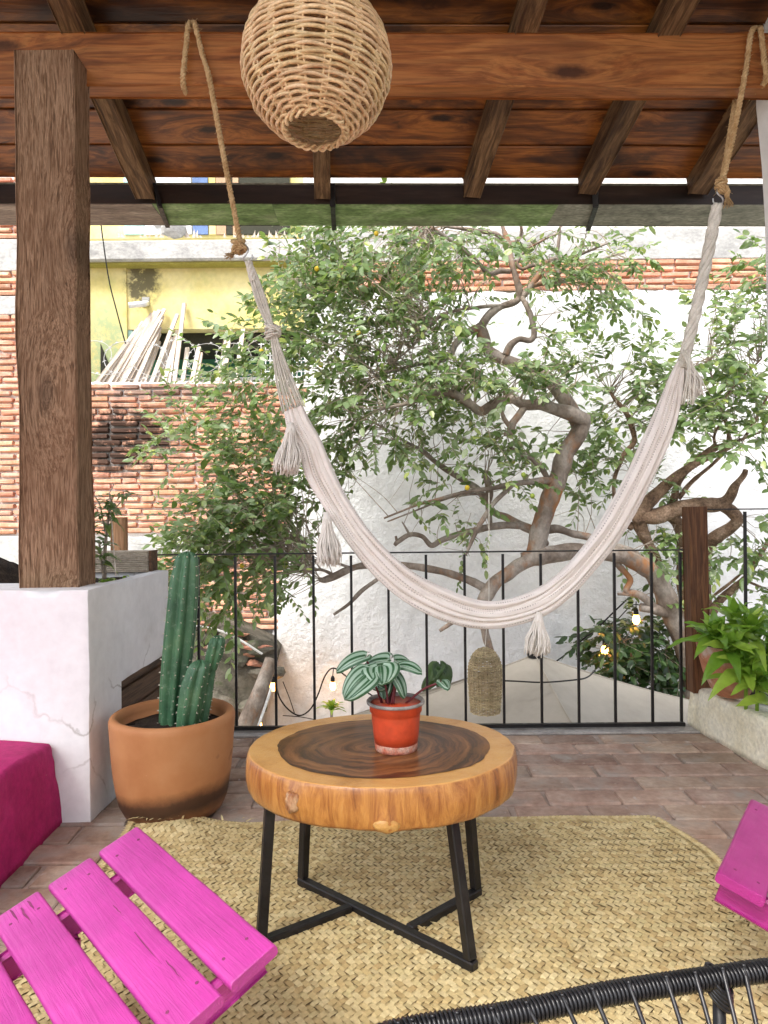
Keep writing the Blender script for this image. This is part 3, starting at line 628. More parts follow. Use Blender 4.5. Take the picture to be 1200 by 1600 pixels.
# ------------------------------------------------------------------ umbrella below the terrace
ax = P(836, 1023, 5.6); um = thing('parasol', 'large beige canvas parasol open below the terrace railing', 'parasol', (ax.x, ax.y, ZG))
Rg, dr = 1.68, .5; cor = [ax + V((math.cos(a), math.sin(a), 0)) * Rg - V((0, 0, dr)) for a in (R(-86), R(4), R(94), R(184))]
for k in range(4):
    A, B = cor[k], cor[(k + 1) % 4]; mb = MB(); n = 12
    idx = {}
    for i in range(n + 1):
        for j in range(i + 1):
            p = ax + (A - ax) * ((i - j) / n) + (B - ax) * (j / n); u = j / max(1, i)
            sag = .07 * (i / n) * 4 * u * (1 - u) + .035 * math.sin(math.pi * i / n)
            idx[i, j] = len(mb.v); mb.v.append(tuple(p - V((0, 0, sag + .006 * mnoise.noise(p * 5)))))
    for i in range(n):
        for j in range(i + 1):
            mb.f.append((idx[i, j], idx[i + 1, j], idx[i + 1, j + 1]))
            if j < i: mb.f.append((idx[i, j], idx[i + 1, j + 1], idx[i, j + 1]))
    obj('canopy_panel', mb, m_canvas, um, smooth=True)
    obj('seam', MB().tube([ax.lerp(A, t / 8) - V((0, 0, .035 * math.sin(math.pi * t / 8) - .004)) for t in range(9)], .006, 5), m_canvas, um)
    obj('valance', MB().add([A, B, B - V((0, 0, .16)), A - V((0, 0, .16))], [(0, 1, 2, 3)]), m_canvas, um)
obj('cap', MB().lathe([(.06, -.02), (.062, .02), (.03, .035), (0, .037)], 16, ax), m_cable, um)
obj('pole', MB().tube([V((ax.x, ax.y, ZG)), ax - V((0, 0, .02))], .025, 10), m_cable, um)
cb = [P(x, y, D) for x, y, D in ((740, 1062, 5.2), (800, 1064, 5.12), (850, 1066, 5.1), (900, 1062, 5.12), (918, 1058, 5.2), (930, 1048, 5.35))]
tag(obj('cable', MB().tube(spline(cb, 6), .006, 5), m_cable), 'thin dark cable lying slack across the beige parasol', 'cable')
# ------------------------------------------------------------------ roof, beam, post, gutter
def T(x, y, z): return V((x, y, z - .0115 * x))
SL = -.379
def zr(D): return 3.24 + SL * (D - 2.98)          # underside of the rafters
bm_ = beam('beam', T(-3.6, 3.03, 3.118), T(1.95, 3.03, 3.118), .105, .232, m_beam, None, bev=.006, jit=.004, seed=3)
tag(bm_, 'wide orange brown wooden beam running across under the roof boards', 'beam')
roof = thing('roof', 'sloping roof of dark orange boards on brown rafters over the terrace', 'roof', (0, 2.6, 3.4))
D = 3.886; i = 0
ROOF_NEAR = -1.2  # unseen near end, drawn out to keep the sun off the terrace
while D > ROOF_NEAR:
    wdt = .196; d0, d1 = D - wdt, D
    a, b = T(-3.6, (d0 + d1) / 2, zr((d0 + d1) / 2) + .155), T(2.7, (d0 + d1) / 2, zr((d0 + d1) / 2) + .155)
    beam('plank', a, b, wdt * 1.069 - .004, .022, m_plank, roof, V((0, -SL, 1)).normalized(), .004)
    D -= .198; i += 1
mb = MB(); d0, d1 = D + .1, 3.93; t0 = .185
mb.add([T(-3.6, d1, zr(d1) + t0), T(2.7, d1, zr(d1) + t0), T(2.7, d0, zr(d0) + t0), T(-3.6, d0, zr(d0) + t0)] + [T(x, d, zr(d) + t0 + .05) for x, d in ((-3.6, d1), (2.7, d1), (2.7, d0), (-3.6, d0))],
       [(0, 1, 2, 3), (7, 6, 5, 4), (0, 4, 5, 1), (1, 5, 6, 2), (2, 6, 7, 3), (3, 7, 4, 0)]); obj('sky_light_block', mb, m_shard, roof)  # unseen sheet added above the planks to stop sky light in their joints
for k, ((x0, y0), (x1, y1), wd) in enumerate([((-255, 155), (-25, 310), .11), ((156, 150), (226, 312), .105), ((499, 150), (504, 312), .085), ((790, 150), (737, 309), .095), ((998, 150), (918, 304), .1), ((1196, 150), (1091, 304), .115)]):
    a, b = P(x0, y0, 3.26), P(x1, y1, 3.86); d = (b - a).normalized(); a2 = a - d * ((3.26 - ROOF_NEAR - .1) / d.y)
    u = V((0, -SL, 1)).normalized() * .066
    beam('rafter', a2 + u, b + u, wd, .132, m_rafter, roof, V((0, -SL, 1)).normalized(), .006, .005, k)
post = beam('wooden_post', V((-1.358, 2.925, .9)), V((-1.362, 2.925, 3.085)), .15, .245, m_post, None, V((1, 0, 0)), .006, .01, 5)
tag(post, 'thick rough sawn wooden post standing on the white plastered planter', 'post')
gt = thing('gutter', 'long metal gutter under the roof edge with green mossy underside', 'gutter', T(0, 4.0, 2.9))
def gbox(name, xa, xb, y0, y1, z0, z1, mat):
    mb = MB(); mb.add([T(x, y, z) for z in (z0, z1) for y in (y0, y1) for x in (xa, xb)], [(0, 2, 3, 1), (4, 5, 7, 6), (0, 1, 5, 4), (2, 6, 7, 3), (1, 3, 7, 5), (0, 4, 6, 2)])
    return obj(name, mb, mat, gt)
gbox('gutter_lip', -3.4, 2.6, 3.895, 3.9, 2.905, 3.008, m_gut); gbox('lip_edge', -3.4, 2.6, 3.886, 3.909, 3.009, 3.016, m_greygut); gbox('gutter_back', -3.4, 2.6, 4.18, 4.184, 2.9, 3.05, m_gut)
gx = [-3.4, P(247, 330, 4.0).x, P(430, 330, 4.0).x, P(866, 330, 4.0).x, 2.6]
for a, b, mt, dz in zip(gx[:-1], gx[1:], (m_browngut, m_moss, m_moss, m_greygut), (0, .003, 0, .003)):
    gbox('underside_panel', a, b - .003, 3.897, 4.181, 2.899 + dz, 2.9035 + dz, mt)
for (x0, y0, x1, y1, xt, yt) in ((250, 322, 262, 353, 240, 287), (520, 321, 522, 357, 519, 287), (931, 322, 919, 358, 930, 300)):
    mb = MB(); a, b, c = P(x0, y0, 3.885), P(x1, y1, 4.2), P(xt, yt, 3.87)
    mb.bar(a - V((0, 0, .004)), b - V((0, 0, .004)), .026, .01); mb.bar(a - V((0, 0, .006)), c, .03, .02); mb.bar(b - V((0, 0, .01)), b + V((0, 0, .1)), .026, .008)
    obj('bracket', mb, m_iron, gt)
# white plastered wall at the right end of the beam
mb = MB(); edge = [(1178, 30), (1181, 110), (1183, 170), (1190, 260), (1196, 350), (1198, 440), (1199, 520), (1203, 700), (1205, 1000)]
L_ = [P(x, y, 3.17) for x, y in edge]; L_.append(V((1.75, 3.17, .0))); L_[0].z += .25; n = len(L_); ys = [3.17, 2.9, 2.5, 2.0, 1.0, 0, -1.2]  # unseen length towards the camera added to block light from the right
for y in ys: mb.v += [(p.x + .006 * mnoise.noise(V((y * 3, p.z * 3, 0))), y, p.z) for p in L_] + [(p.x + .3, y, p.z) for p in L_]
for r in range(len(ys) - 1):
    for i in range(n - 1):
        o = r * 2 * n; mb.f.append((o + i, o + i + 1, o + 2 * n + i + 1, o + 2 * n + i)); mb.f.append((o + n + i + 1, o + n + i, o + 3 * n + i, o + 3 * n + i + 1))
for o in (0, (len(ys) - 1) * 2 * n):
    for i in range(n - 1): mb.f.append((o + i, o + n + i, o + n + i + 1, o + i + 1))
tag(obj('side_wall', mb, m_white2), 'white plastered wall at the right end of the beam, beside the hammock rope', 'wall')

# ------------------------------------------------------------------ white planter, boards, low pink wall
pl = thing('planter', 'white plastered planter and pedestal that carries the thick wooden post', 'planter', (-1.7, 2.9, 0))
PC = (-1.75, 2.9, 0)
obj('pedestal', pillar([(-2.35, 2.75), (-1.158, 2.75), (-1.150, 3.048), (-1.1499, 3.054), (-1.134, 3.69), (-1.2, 3.69), (-1.214, 3.054), (-1.216, 3.048), (-2.35, 3.05)], -.005, .906, .006, .002, .03, seed=2, ctr=PC, lift=(3.0505, .478)), m_white2, pl)
sm_ = [o for o in pl.children if o.name.startswith('pedestal')][0].data
for p in sm_.polygons: p.use_smooth = len(p.vertices) == 4
obj('trough_base', MB().box((-1.175, 3.37, .485), (.05, .62, .02)), m_white2, pl)
obj('end_wall', pillar([(-2.35, 3.63), (-1.203, 3.63), (-1.203, 3.69), (-2.35, 3.69)], .478, .906, .004, .012, .05, seed=6), m_white2, pl, smooth=True)
obj('base_slab', MB().box((-1.78, 3.34, .5), (1.13, .57, .04)), m_white2, pl)
mb = MB(); nx, ny = 40, 26
for j in range(ny + 1):
    for i in range(nx + 1):
        x = -2.34 + 1.13 * i / nx; y = 3.05 + .58 * j / ny
        z = .872 + .03 * mnoise.noise(V((x * 8, y * 8, 0))) + .018 * mnoise.noise(V((x * 25, y * 25, 3))) + .14 * max(0, 1 - ((x + 1.95) / .32) ** 2) * math.sin(math.pi * j / ny)
        mb.v.append((x, y, z))
for j in range(ny):
    for i in range(nx): a = j * (nx + 1) + i; mb.f.append((a, a + 1, a + nx + 2, a + nx + 1))
obj('soil', mb, m_soil, pl, smooth=True)
pn = thing('board_panel', 'dark wooden boards closing the gap under the white planter, behind the cactus pot', 'boards', (-1.19, 3.35, 0))
for z0, z1 in ((.0, .15), (.155, .31), (.315, .42), (.425, .474)):
    beam('board', (-1.185, 3.062, (z0 + z1) / 2), (-1.168, 3.68, (z0 + z1) / 2), .03, z1 - z0, m_darkboard, pn, bev=.004)
pw = tag(obj('low_wall', pillar([(-2.35, .9), (-1.30, .9), (-1.30, 2.742), (-2.35, 2.742)], -.005, .322, .013, .02, .03, batter=.15, seed=8, ctr=(-2.1, 1.8, 0), ztop=lambda q: .012 * mnoise.noise(V((q.x * 3, q.y * 3, 2)))), m_pinkwall, smooth=True), 'low rough magenta painted wall at the foot of the white planter', 'wall')
# rope bound box and newel stub behind it
rb = thing('rope_box', 'small box bound with grey rope on the far end of the white planter', 'box', (-1.35, 3.6, .9))
obj('core', MB().box((-1.4, 3.655, .955), (.37, .09, .1)), m_darkboard, rb)
for i in range(11):
    z = .908 + i * .0098; mb = MB(); x0, x1, y0, y1 = -1.59, -1.21, 3.606, 3.704
    pts = [(x0, y0, z), (x0 + .19, y0 - .001, z), (x1 - .005, y0, z), (x1, y0 + .005, z), (x1, y1, z), (x0, y1, z), (x0, y0, z)]
    mb.tube(pts, .0054, 6); obj('rope_turn', mb, m_greyrope, rb, smooth=True)
obj('end_strip', MB().box((-1.2, 3.655, .957), (.012, .1, .112)), m_darkboard, rb)
tag(beam('newel_post', (-1.50, 3.985, .0), (-1.50, 3.985, 1.185), .075, .075, m_stub, None, V((0, 1, 0)), .005), 'short light brown square post behind the rope bound box', 'post')
# planter on the right
cp = thing('planter', 'low cream painted planter kerb holding the leafy plants at the right', 'planter', (1.9, 3.5, 0))
obj('kerb', pillar([(1.69, 3.93), (1.70, 3.70), (1.768, 3.19), (1.90, 3.19), (1.89, 3.25), (1.83, 3.72), (1.82, 3.93)], -.005, .228, .012, .02, .03, batter=.05, seed=12, ctr=(2.3, 3.3, 0)), m_cream, cp, smooth=True)
mb = MB(); nx, ny = 20, 26
for j in range(ny + 1):
    for i in range(nx + 1):
        x = 1.80 + 1.0 * i / nx; y = 3.19 + .74 * j / ny; mb.v.append((x, y, .205 + .015 * mnoise.noise(V((x * 9, y * 9, 0)))))
for j in range(ny):
    for i in range(nx): a = j * (nx + 1) + i; mb.f.append((a, a + 1, a + nx + 2, a + nx + 1))
obj('soil', mb, m_soil, cp, smooth=True)
tag(beam('newel_post', (1.718, 3.865, .2), (1.704, 3.865, 1.213), .1, .1, m_newel, None, V((0, 1, 0)), .004, .001, 2), 'dark brown square railing post behind the leafy plant at the right', 'post')
# railings
rl = thing('railing', 'thin black iron railing with upright bars in front of the white wall', 'railing', P(650, 1140, 3.86))
zt_, zb_ = .977, .022
xl, xr = P(243, 865, 3.86).x, P(1067, 857, 3.86).x
bars = [P(x, 1138, 3.86).x for x in (312, 370, 432, 492, 551, 609, 668, 728, 788, 847, 905, 962, 1020)] + [P(1065, 1138, 3.86).x]
obj('top_rail', MB().box(((xl + xr) / 2, 3.86, zt_), (xr - xl, .03, .007)), m_iron, rl)
obj('bottom_rail', MB().box(((bars[0] - .25 + xr) / 2 , 3.86, zb_), (xr - bars[0] + .25, .024, .02)), m_iron, rl)
for x in bars: obj('bar', MB().box((x, 3.86, (zt_ + zb_) / 2), (.0135, .0135, zt_ - zb_ - .027)), m_iron, rl)
rr = thing('railing', 'short higher railing section right of the dark brown post', 'railing', (2.1, 3.86, .2))
obj('top_rail', MB().box((2.15, 3.86, 1.197), (.77, .03, .007)), m_iron, rr); obj('bottom_rail', MB().box((2.15, 3.86, .235), (.77, .024, .02)), m_iron, rr)
for x in (P(1165, 930, 3.86).x, P(1226, 930, 3.86).x, 2.42): obj('bar', MB().box((x, 3.86, .716), (.0135, .0135, .935)), m_iron, rr)

# ------------------------------------------------------------------ trees
BR = []                                     # branch sample points for twigs
def branch(mb, pts, n=7, seg=9, store=True, k=.92):
    """pts: (px, py, width px, depth) ; a gnarled tapering limb"""
    c = spline([P(p[0], p[1], p[3]) for p in pts], n); r = spline1([max(.002, p[2] / 2 / F * p[3]) * k for p in pts], n)
    o = random.random() * 50
    c2 = []; r2 = []
    for i, (p, q) in enumerate(zip(c, r)):
        w_ = V([mnoise.noise(p * 4.5 + V((o + 9 * j, 0, 0))) for j in range(3)]) * min(q * .55, .012)
        c2.append(p + w_); r2.append(max(.0015, q * (1 + .2 * mnoise.noise(p * 9 + V((o, 3, 0))))))
        if store: BR.append(p)
    mb.tube(c2, r2, seg)
limbs = [
 [(1085, 1400, 50, 6.35), (1088, 1100, 46, 6.32), (1075, 1010, 42, 6.3), (1052, 960, 38, 6.25), (1035, 917, 34, 6.2), (1005, 884, 30, 6.1), (960, 866, 27, 6.0), (900, 862, 28, 5.95), (850, 868, 32, 5.9), (818, 876, 28, 5.9)],
 [(835, 872, 30, 5.9), (842, 835, 33, 5.9), (855, 790, 32, 5.9), (872, 748, 33, 5.9), (884, 712, 30, 5.85), (903, 680, 28, 5.8), (916, 655, 24, 5.75)],
 [(905, 670, 22, 5.8), (890, 636, 26, 5.85), (865, 603, 24, 5.9), (838, 578, 21, 5.95), (800, 567, 20, 6.0), (768, 552, 22, 6.05), (757, 530, 20, 6.05), (750, 512, 20, 6.05)],
 [(916, 657, 26, 5.75), (896, 648, 24, 5.72), (868, 640, 22, 5.7), (845, 632, 20, 5.7), (820, 632, 18, 5.7), (798, 624, 15, 5.65), (772, 630, 15, 5.6), (752, 642, 17, 5.6), (735, 632, 14, 5.55), (712, 618, 13, 5.5), (685, 614, 13, 5.5), (660, 622, 10, 5.5), (630, 632, 6, 5.45), (590, 640, 4, 5.4)],
 [(750, 512, 17, 6.05), (728, 522, 13, 6.0), (712, 538, 12, 5.95), (704, 553, 14, 5.95), (690, 562, 11, 5.9), (664, 566, 9, 5.9), (630, 575, 6, 5.8), (580, 590, 4, 5.7)],
 [(750, 515, 16, 6.05), (762, 494, 15, 6.1), (784, 478, 12, 6.15), (808, 470, 11, 6.2), (812, 455, 12, 6.2), (804, 430, 11, 6.2), (797, 400, 11, 6.2), (792, 375, 10, 6.2), (785, 355, 7, 6.2), (778, 330, 5, 6.2)],
 [(792, 380, 8, 6.2), (808, 376, 6, 6.2), (814, 362, 6, 6.15), (812, 345, 4, 6.1)],
 [(798, 424, 8, 6.2), (782, 424, 9, 6.2), (764, 428, 9, 6.15), (748, 412, 8, 6.1), (728, 392, 8, 6.05), (705, 375, 7, 6.0), (680, 360, 7, 5.95), (660, 348, 5, 5.9)],
 [(785, 372, 6, 6.2), (772, 364, 8, 6.2), (745, 360, 7, 6.2), (712, 356, 6, 6.2), (690, 352, 4, 6.2)],
 [(790, 556, 14, 6.0), (798, 540, 12, 6.0), (812, 530, 10, 6.0), (828, 532, 10, 6.0), (835, 522, 10, 6.0), (832, 500, 10, 6.0), (825, 482, 9, 6.05), (815, 466, 9, 6.15)],
 [(815, 465, 12, 6.2), (828, 450, 12, 6.2), (842, 430, 11, 6.2), (852, 412, 8, 6.2), (868, 404, 7, 6.2), (890, 402, 6, 6.2), (920, 392, 4, 6.2), (950, 380, 3, 6.2)],
 [(832, 446, 9, 6.2), (852, 442, 8, 6.2), (872, 440, 8, 6.2), (890, 434, 7, 6.25), (910, 420, 5, 6.25), (940, 405, 4, 6.3), (975, 395, 3, 6.3)],
 [(872, 440, 6, 6.2), (872, 400, 6, 6.2), (874, 370, 5, 6.2), (876, 345, 3, 6.2)],
 [(845, 416, 6, 6.2), (830, 415, 7, 6.2), (815, 420, 6, 6.2), (808, 410, 5, 6.2), (820, 392, 5, 6.15), (840, 380, 4, 6.1), (870, 365, 3, 6.1)],
 [(795, 478, 6, 6.15), (770, 478, 6, 6.1), (735, 482, 6, 6.0), (692, 492, 6, 5.9), (668, 512, 6, 5.8), (645, 540, 4, 5.75), (610, 570, 3, 5.7)],
 [(822, 634, 14, 5.7), (812, 648, 12, 5.68), (800, 662, 13, 5.66), (798, 675, 12, 5.66), (788, 680, 6, 5.66)], [(795, 665, 8, 5.67), (786, 652, 7, 5.66), (783, 636, 5, 5.65)],
 [(872, 752, 14, 5.9), (852, 752, 12, 5.85), (830, 752, 11, 5.8), (806, 754, 9, 5.78), (770, 762, 8, 5.75), (735, 768, 7, 5.7), (700, 775, 6, 5.7), (650, 790, 4, 5.65), (600, 810, 3, 5.6)],
 [(805, 754, 8, 5.78), (785, 772, 8, 5.7), (768, 790, 8, 5.66), (754, 812, 8, 5.62), (742, 836, 8, 5.6), (733, 855, 6, 5.58), (728, 868, 3, 5.55)],
 [(857, 752, 10, 5.9), (845, 730, 11, 5.9), (830, 716, 10, 5.9), (812, 710, 8, 5.85), (798, 700, 6, 5.8)],
 [(850, 838, 18, 5.95), (825, 824, 12, 6.0), (795, 820, 12, 6.0), (762, 824, 12, 6.0), (738, 830, 11, 6.0), (712, 836, 10, 6.0), (690, 845, 10, 6.0), (675, 852, 9, 6.0), (660, 838, 8, 6.0), (640, 836, 8, 6.0), (622, 845, 8, 6.0), (616, 852, 6, 6.0)], [(640, 836, 5, 6.0), (634, 825, 4, 6.0), (628, 815, 2, 6.0)], [(620, 845, 5, 6.0), (618, 837, 4, 6.0)],
 [(848, 834, 16, 6.0), (815, 822, 14, 6.1), (790, 808, 13, 6.15), (770, 798, 12, 6.2), (745, 764, 11, 6.2), (722, 748, 10, 6.2), (700, 735, 10, 6.2), (680, 720, 9, 6.2), (660, 705, 8, 6.2), (640, 694, 6, 6.15), (600, 668, 4, 6.1), (560, 650, 3, 6.0)],
 [(766, 820, 8, 6.1), (764, 790, 10, 6.1), (766, 768, 12, 6.1), (760, 748, 10, 6.1), (757, 742, 6, 6.1)],
 [(765, 772, 6, 6.1), (745, 772, 5, 6.1), (715, 775, 5, 6.0), (690, 782, 4, 6.0), (645, 800, 3, 5.9), (605, 815, 2.5, 5.9)],
 [(852, 850, 15, 5.98), (842, 836, 14, 6.1), (868, 826, 14, 6.1), (895, 834, 13, 6.1), (920, 840, 12, 6.1), (950, 850, 12, 6.1)],
 [(832, 874, 24, 5.9), (812, 882, 22, 5.88), (793, 896, 22, 5.85), (776, 908, 22, 5.82), (763, 926, 26, 5.8), (752, 950, 18, 5.8), (757, 980, 14, 5.8), (764, 1012, 14, 5.8), (772, 1040, 10, 5.8)],
 [(764, 924, 20, 5.82), (750, 915, 16, 5.85), (722, 902, 14, 5.9), (690, 893, 13, 5.9), (650, 886, 13, 5.9), (610, 884, 12, 5.9), (572, 884, 12, 5.85), (545, 890, 12, 5.8), (522, 900, 13, 5.8), (506, 906, 11, 5.8), (498, 904, 6, 5.8)],
 [(520, 898, 6, 5.8), (500, 890, 5, 5.75), (478, 893, 3, 5.7)], [(545, 886, 5, 5.8), (518, 878, 5, 5.75), (480, 874, 4, 5.7), (438, 872, 3, 5.6)],
 [(590, 905, 6, 5.9), (565, 923, 7, 5.85), (545, 944, 6, 5.8), (522, 961, 5, 5.8)], [(745, 960, 10, 5.8), (715, 970, 9, 5.75), (700, 978, 8, 5.7), (687, 986, 6, 5.7)],
 [(945, 850, 12, 6.1), (985, 860, 10, 6.15), (1010, 880, 9, 6.2)],
 [(1000, 950, 14, 6.2), (1030, 953, 18, 6.2), (1062, 965, 16, 6.25)], [(1030, 953, 14, 6.2), (1000, 930, 13, 6.15), (978, 925, 10, 6.1), (985, 905, 10, 6.1), (962, 878, 10, 6.05)], [(985, 928, 8, 6.1), (965, 928, 5, 6.1)],
]
gtree = thing('guava_tree', 'large twisted guava tree with smooth grey limbs spreading before the white wall', 'tree', P(1085, 1010, 6.3) * 1)
tb = MB()
for l in limbs: branch(tb, l)
obj('trunk', tb, m_bark, gtree, smooth=True)
NB1 = len(BR)
limbs2 = [
 [(1130, 1400, 46, 6.7), (1118, 1100, 40, 6.7), (1105, 1000, 32, 6.68), (1075, 945, 24, 6.65), (1068, 900, 22, 6.62), (1066, 860, 20, 6.6), (1060, 820, 20, 6.5), (1040, 800, 20, 6.4)],
 [(1035, 900, 18, 6.5), (1024, 872, 18, 6.45), (1012, 848, 19, 6.4), (1003, 828, 22, 6.35), (1000, 808, 28, 6.3), (1030, 806, 28, 6.3), (1058, 796, 27, 6.3), (1090, 789, 27, 6.3), (1125, 788, 26, 6.3), (1140, 778, 20, 6.28), (1150, 758, 13, 6.25), (1163, 742, 10, 6.22), (1166, 734, 8, 6.2)],
 [(1130, 790, 22, 6.3), (1144, 800, 20, 6.3), (1152, 812, 20, 6.3), (1140, 825, 20, 6.35), (1120, 838, 22, 6.4), (1105, 855, 24, 6.5), (1098, 890, 26, 6.6), (1100, 950, 28, 6.68)],
 [(990, 815, 26, 6.3), (1010, 790, 24, 6.28), (1030, 768, 20, 6.25), (1052, 748, 16, 6.2), (1078, 730, 14, 6.15), (1105, 708, 13, 6.1), (1118, 700, 11, 6.1), (1140, 694, 7, 6.05), (1165, 684, 5, 6.0), (1200, 670, 3, 6.0)],
 [(1050, 790, 16, 6.35), (1054, 770, 13, 6.35), (1062, 748, 12, 6.35), (1082, 730, 8, 6.3), (1110, 715, 8, 6.25), (1140, 700, 7, 6.2), (1155, 690, 5, 6.2)], [(1060, 780, 8, 6.35), (1080, 752, 8, 6.3), (1110, 728, 6, 6.3), (1135, 706, 5, 6.3)],
 [(1138, 695, 8, 6.1), (1137, 670, 7, 6.1), (1128, 645, 7, 6.1), (1120, 625, 5, 6.1), (1112, 590, 3, 6.1), (1105, 560, 3, 6.1)],
 [(1118, 700, 6, 6.1), (1116, 680, 5, 6.1), (1130, 655, 4, 6.1)],
 [(960, 780, 6, 6.3), (962, 745, 7, 6.3), (975, 710, 8, 6.3), (992, 690, 9, 6.3), (985, 660, 9, 6.3), (975, 640, 8, 6.3), (962, 625, 6, 6.3), (952, 610, 4, 6.3)],
 [(990, 825, 14, 6.35), (975, 815, 10, 6.35), (962, 790, 7, 6.3)],
 [(1110, 960, 16, 6.5), (1125, 938, 15, 6.5), (1145, 920, 14, 6.5), (1168, 900, 11, 6.5), (1185, 870, 9, 6.45), (1205, 840, 8, 6.4)], [(1105, 940, 5, 6.5), (1135, 915, 5, 6.5), (1160, 895, 4, 6.5)], [(1160, 905, 5, 6.5), (1185, 915, 4, 6.5), (1210, 925, 3, 6.5)],
 [(1160, 688, 5, 6.05), (1190, 640, 5, 6.0), (1215, 580, 4, 6.0)], [(1120, 640, 4, 6.1), (1150, 600, 4, 6.05), (1190, 560, 3, 6.0)],
]
rtree = thing('fruit_tree', 'gnarled tree with a cracked broken limb at the right, behind the dark brown railing post', 'tree', P(1110, 1010, 6.7) * 1)
tb = MB()
for l in limbs2: branch(tb, l)
obj('trunk', tb, m_bark2, rtree, smooth=True)
LM = MB()
def leaf_pts(L, W, fold=.25, droop=.18):
    o = [V((0, 0, 0))]
    for t, w_ in ((.2, .4), (.5, .5), (.82, .3)):
        for s_ in (-1, 0, 1): o.append(V((L * t, s_ * W * w_, abs(s_) * fold * W * .35 - droop * L * t * t)))
    return o + [V((L, 0, -droop * L))]
LF = [(0, 1, 2), (0, 2, 3), (1, 4, 5, 2), (2, 5, 6, 3), (4, 7, 8, 5), (5, 8, 9, 6), (7, 10, 8), (8, 10, 9)]
unit_leaves = []
for i, (fo, dr_) in enumerate(((.2, .1), (.5, .25), (.3, -.08))):
    unit_leaves.append(MB().add(leaf_pts(1, .52, fo, dr_), LF).mesh('leaf', True))
def leaf_matrix(p, d, up, L):
    x = d.normalized(); y = up.cross(x); y = y.normalized() if y.length > 1e-4 else x.orthogonal().normalized(); z = x.cross(y)
    M = Matrix((x * L, y * L, z * L)).transposed().to_4x4(); M.translation = p; return M
def foliage(root, blobs, n0, n1, mat, nleaf=(8, 14), Lr=(.05, .088), bare=0, out=None, keepn=298, connect=.6, dn=2.0):
    src = BR[n0:n1]; leaves = []; tw = MB()
    for (px, py, rx, ry, n, d0, d1) in blobs:
        for _ in range(int(n * dn)):
            a = ru(0, 6.283); q = math.sqrt(rnd()); D = ru(d0, d1)
            o = P(px + rx * q * math.cos(a), py + ry * q * math.sin(a), D)
            best = min(random.sample(src, min(140, len(src))), key=lambda s: (s - o).length)
            away = (o - best); away = away.normalized() if away.length > .02 else V((rnd() - .5, 0, 1))
            d = (away * .7 + V((ru(-1, 1), ru(-.8, .5), ru(-.9, .7)))).normalized()
            if rnd() < connect and .05 < (o - best).length < .75:
                mid = best.lerp(o, .5) + V((ru(-.12, .12), ru(-.1, .1), ru(-.05, .16))) * (o - best).length
                tw.tube(spline([best, mid, o], 4), [.005, .0047, .0044, .0041, .0038, .0035, .0032, .003, .0028], 4, False)
            LL = ru(.16, .36); bend = V((ru(-.5, .5), ru(-.3, .3), ru(-.7, .2)))
            pts = [o + d * LL * t + bend * LL * .5 * t * t for t in (0, .25, .5, .75, 1)]
            tw.tube(pts, [.0026, .0024, .0022, .0018, .0012], 3, False)
            if rnd() < bare: continue
            k = random.randint(*nleaf); L0 = ru(*Lr)
            side = d.cross(V((ru(-.4, .4), ru(-.3, .3), 1))).normalized()
            for j in range(k):
                t = .12 + .88 * j / (k - 1) if j < k - 1 else 1.0
                i4 = min(3, int(t * 4)); p = pts[i4].lerp(pts[i4 + 1], t * 4 - i4)
                tg = (pts[i4 + 1] - pts[i4]).normalized()
                s = side if j % 2 else -side
                ld = (tg * ru(.3, .9) + s * ru(.6, 1.1) + V((ru(-.3, .3), ru(-.4, .2), ru(-.75, .2)))) if j < k - 1 else tg
                up = V((ru(-.5, .5), ru(-.9, .2), ru(.25, 1))).normalized()
                leaves.append((p, ld, up, L0 * ru(.7, 1.25)))
    fr = lambda p: abs((p.x) / p.y) < .535 and abs((p.z - H) / p.y) < .7
    leaves.sort(key=lambda l: -(l[3] / l[0].y) if fr(l[0]) else 9)
    st = MB()
    for i, (p, d, up, L) in enumerate(leaves):
        M = leaf_matrix(p, d, up, L)
        if i < keepn: link('leaf', unit_leaves[i % 3], mat, root, M)
        else: st.add([M @ q for q in leaf_pts(1, ru(.42, .58), ru(.1, .5), ru(-.1, .3))], LF)
    tag(obj('twigs', tw, m_twig, root), kind='stuff')
    if st.v: tag(obj('foliage', st, mat, root, smooth=True), kind='stuff')
    return leaves
random.seed(21)
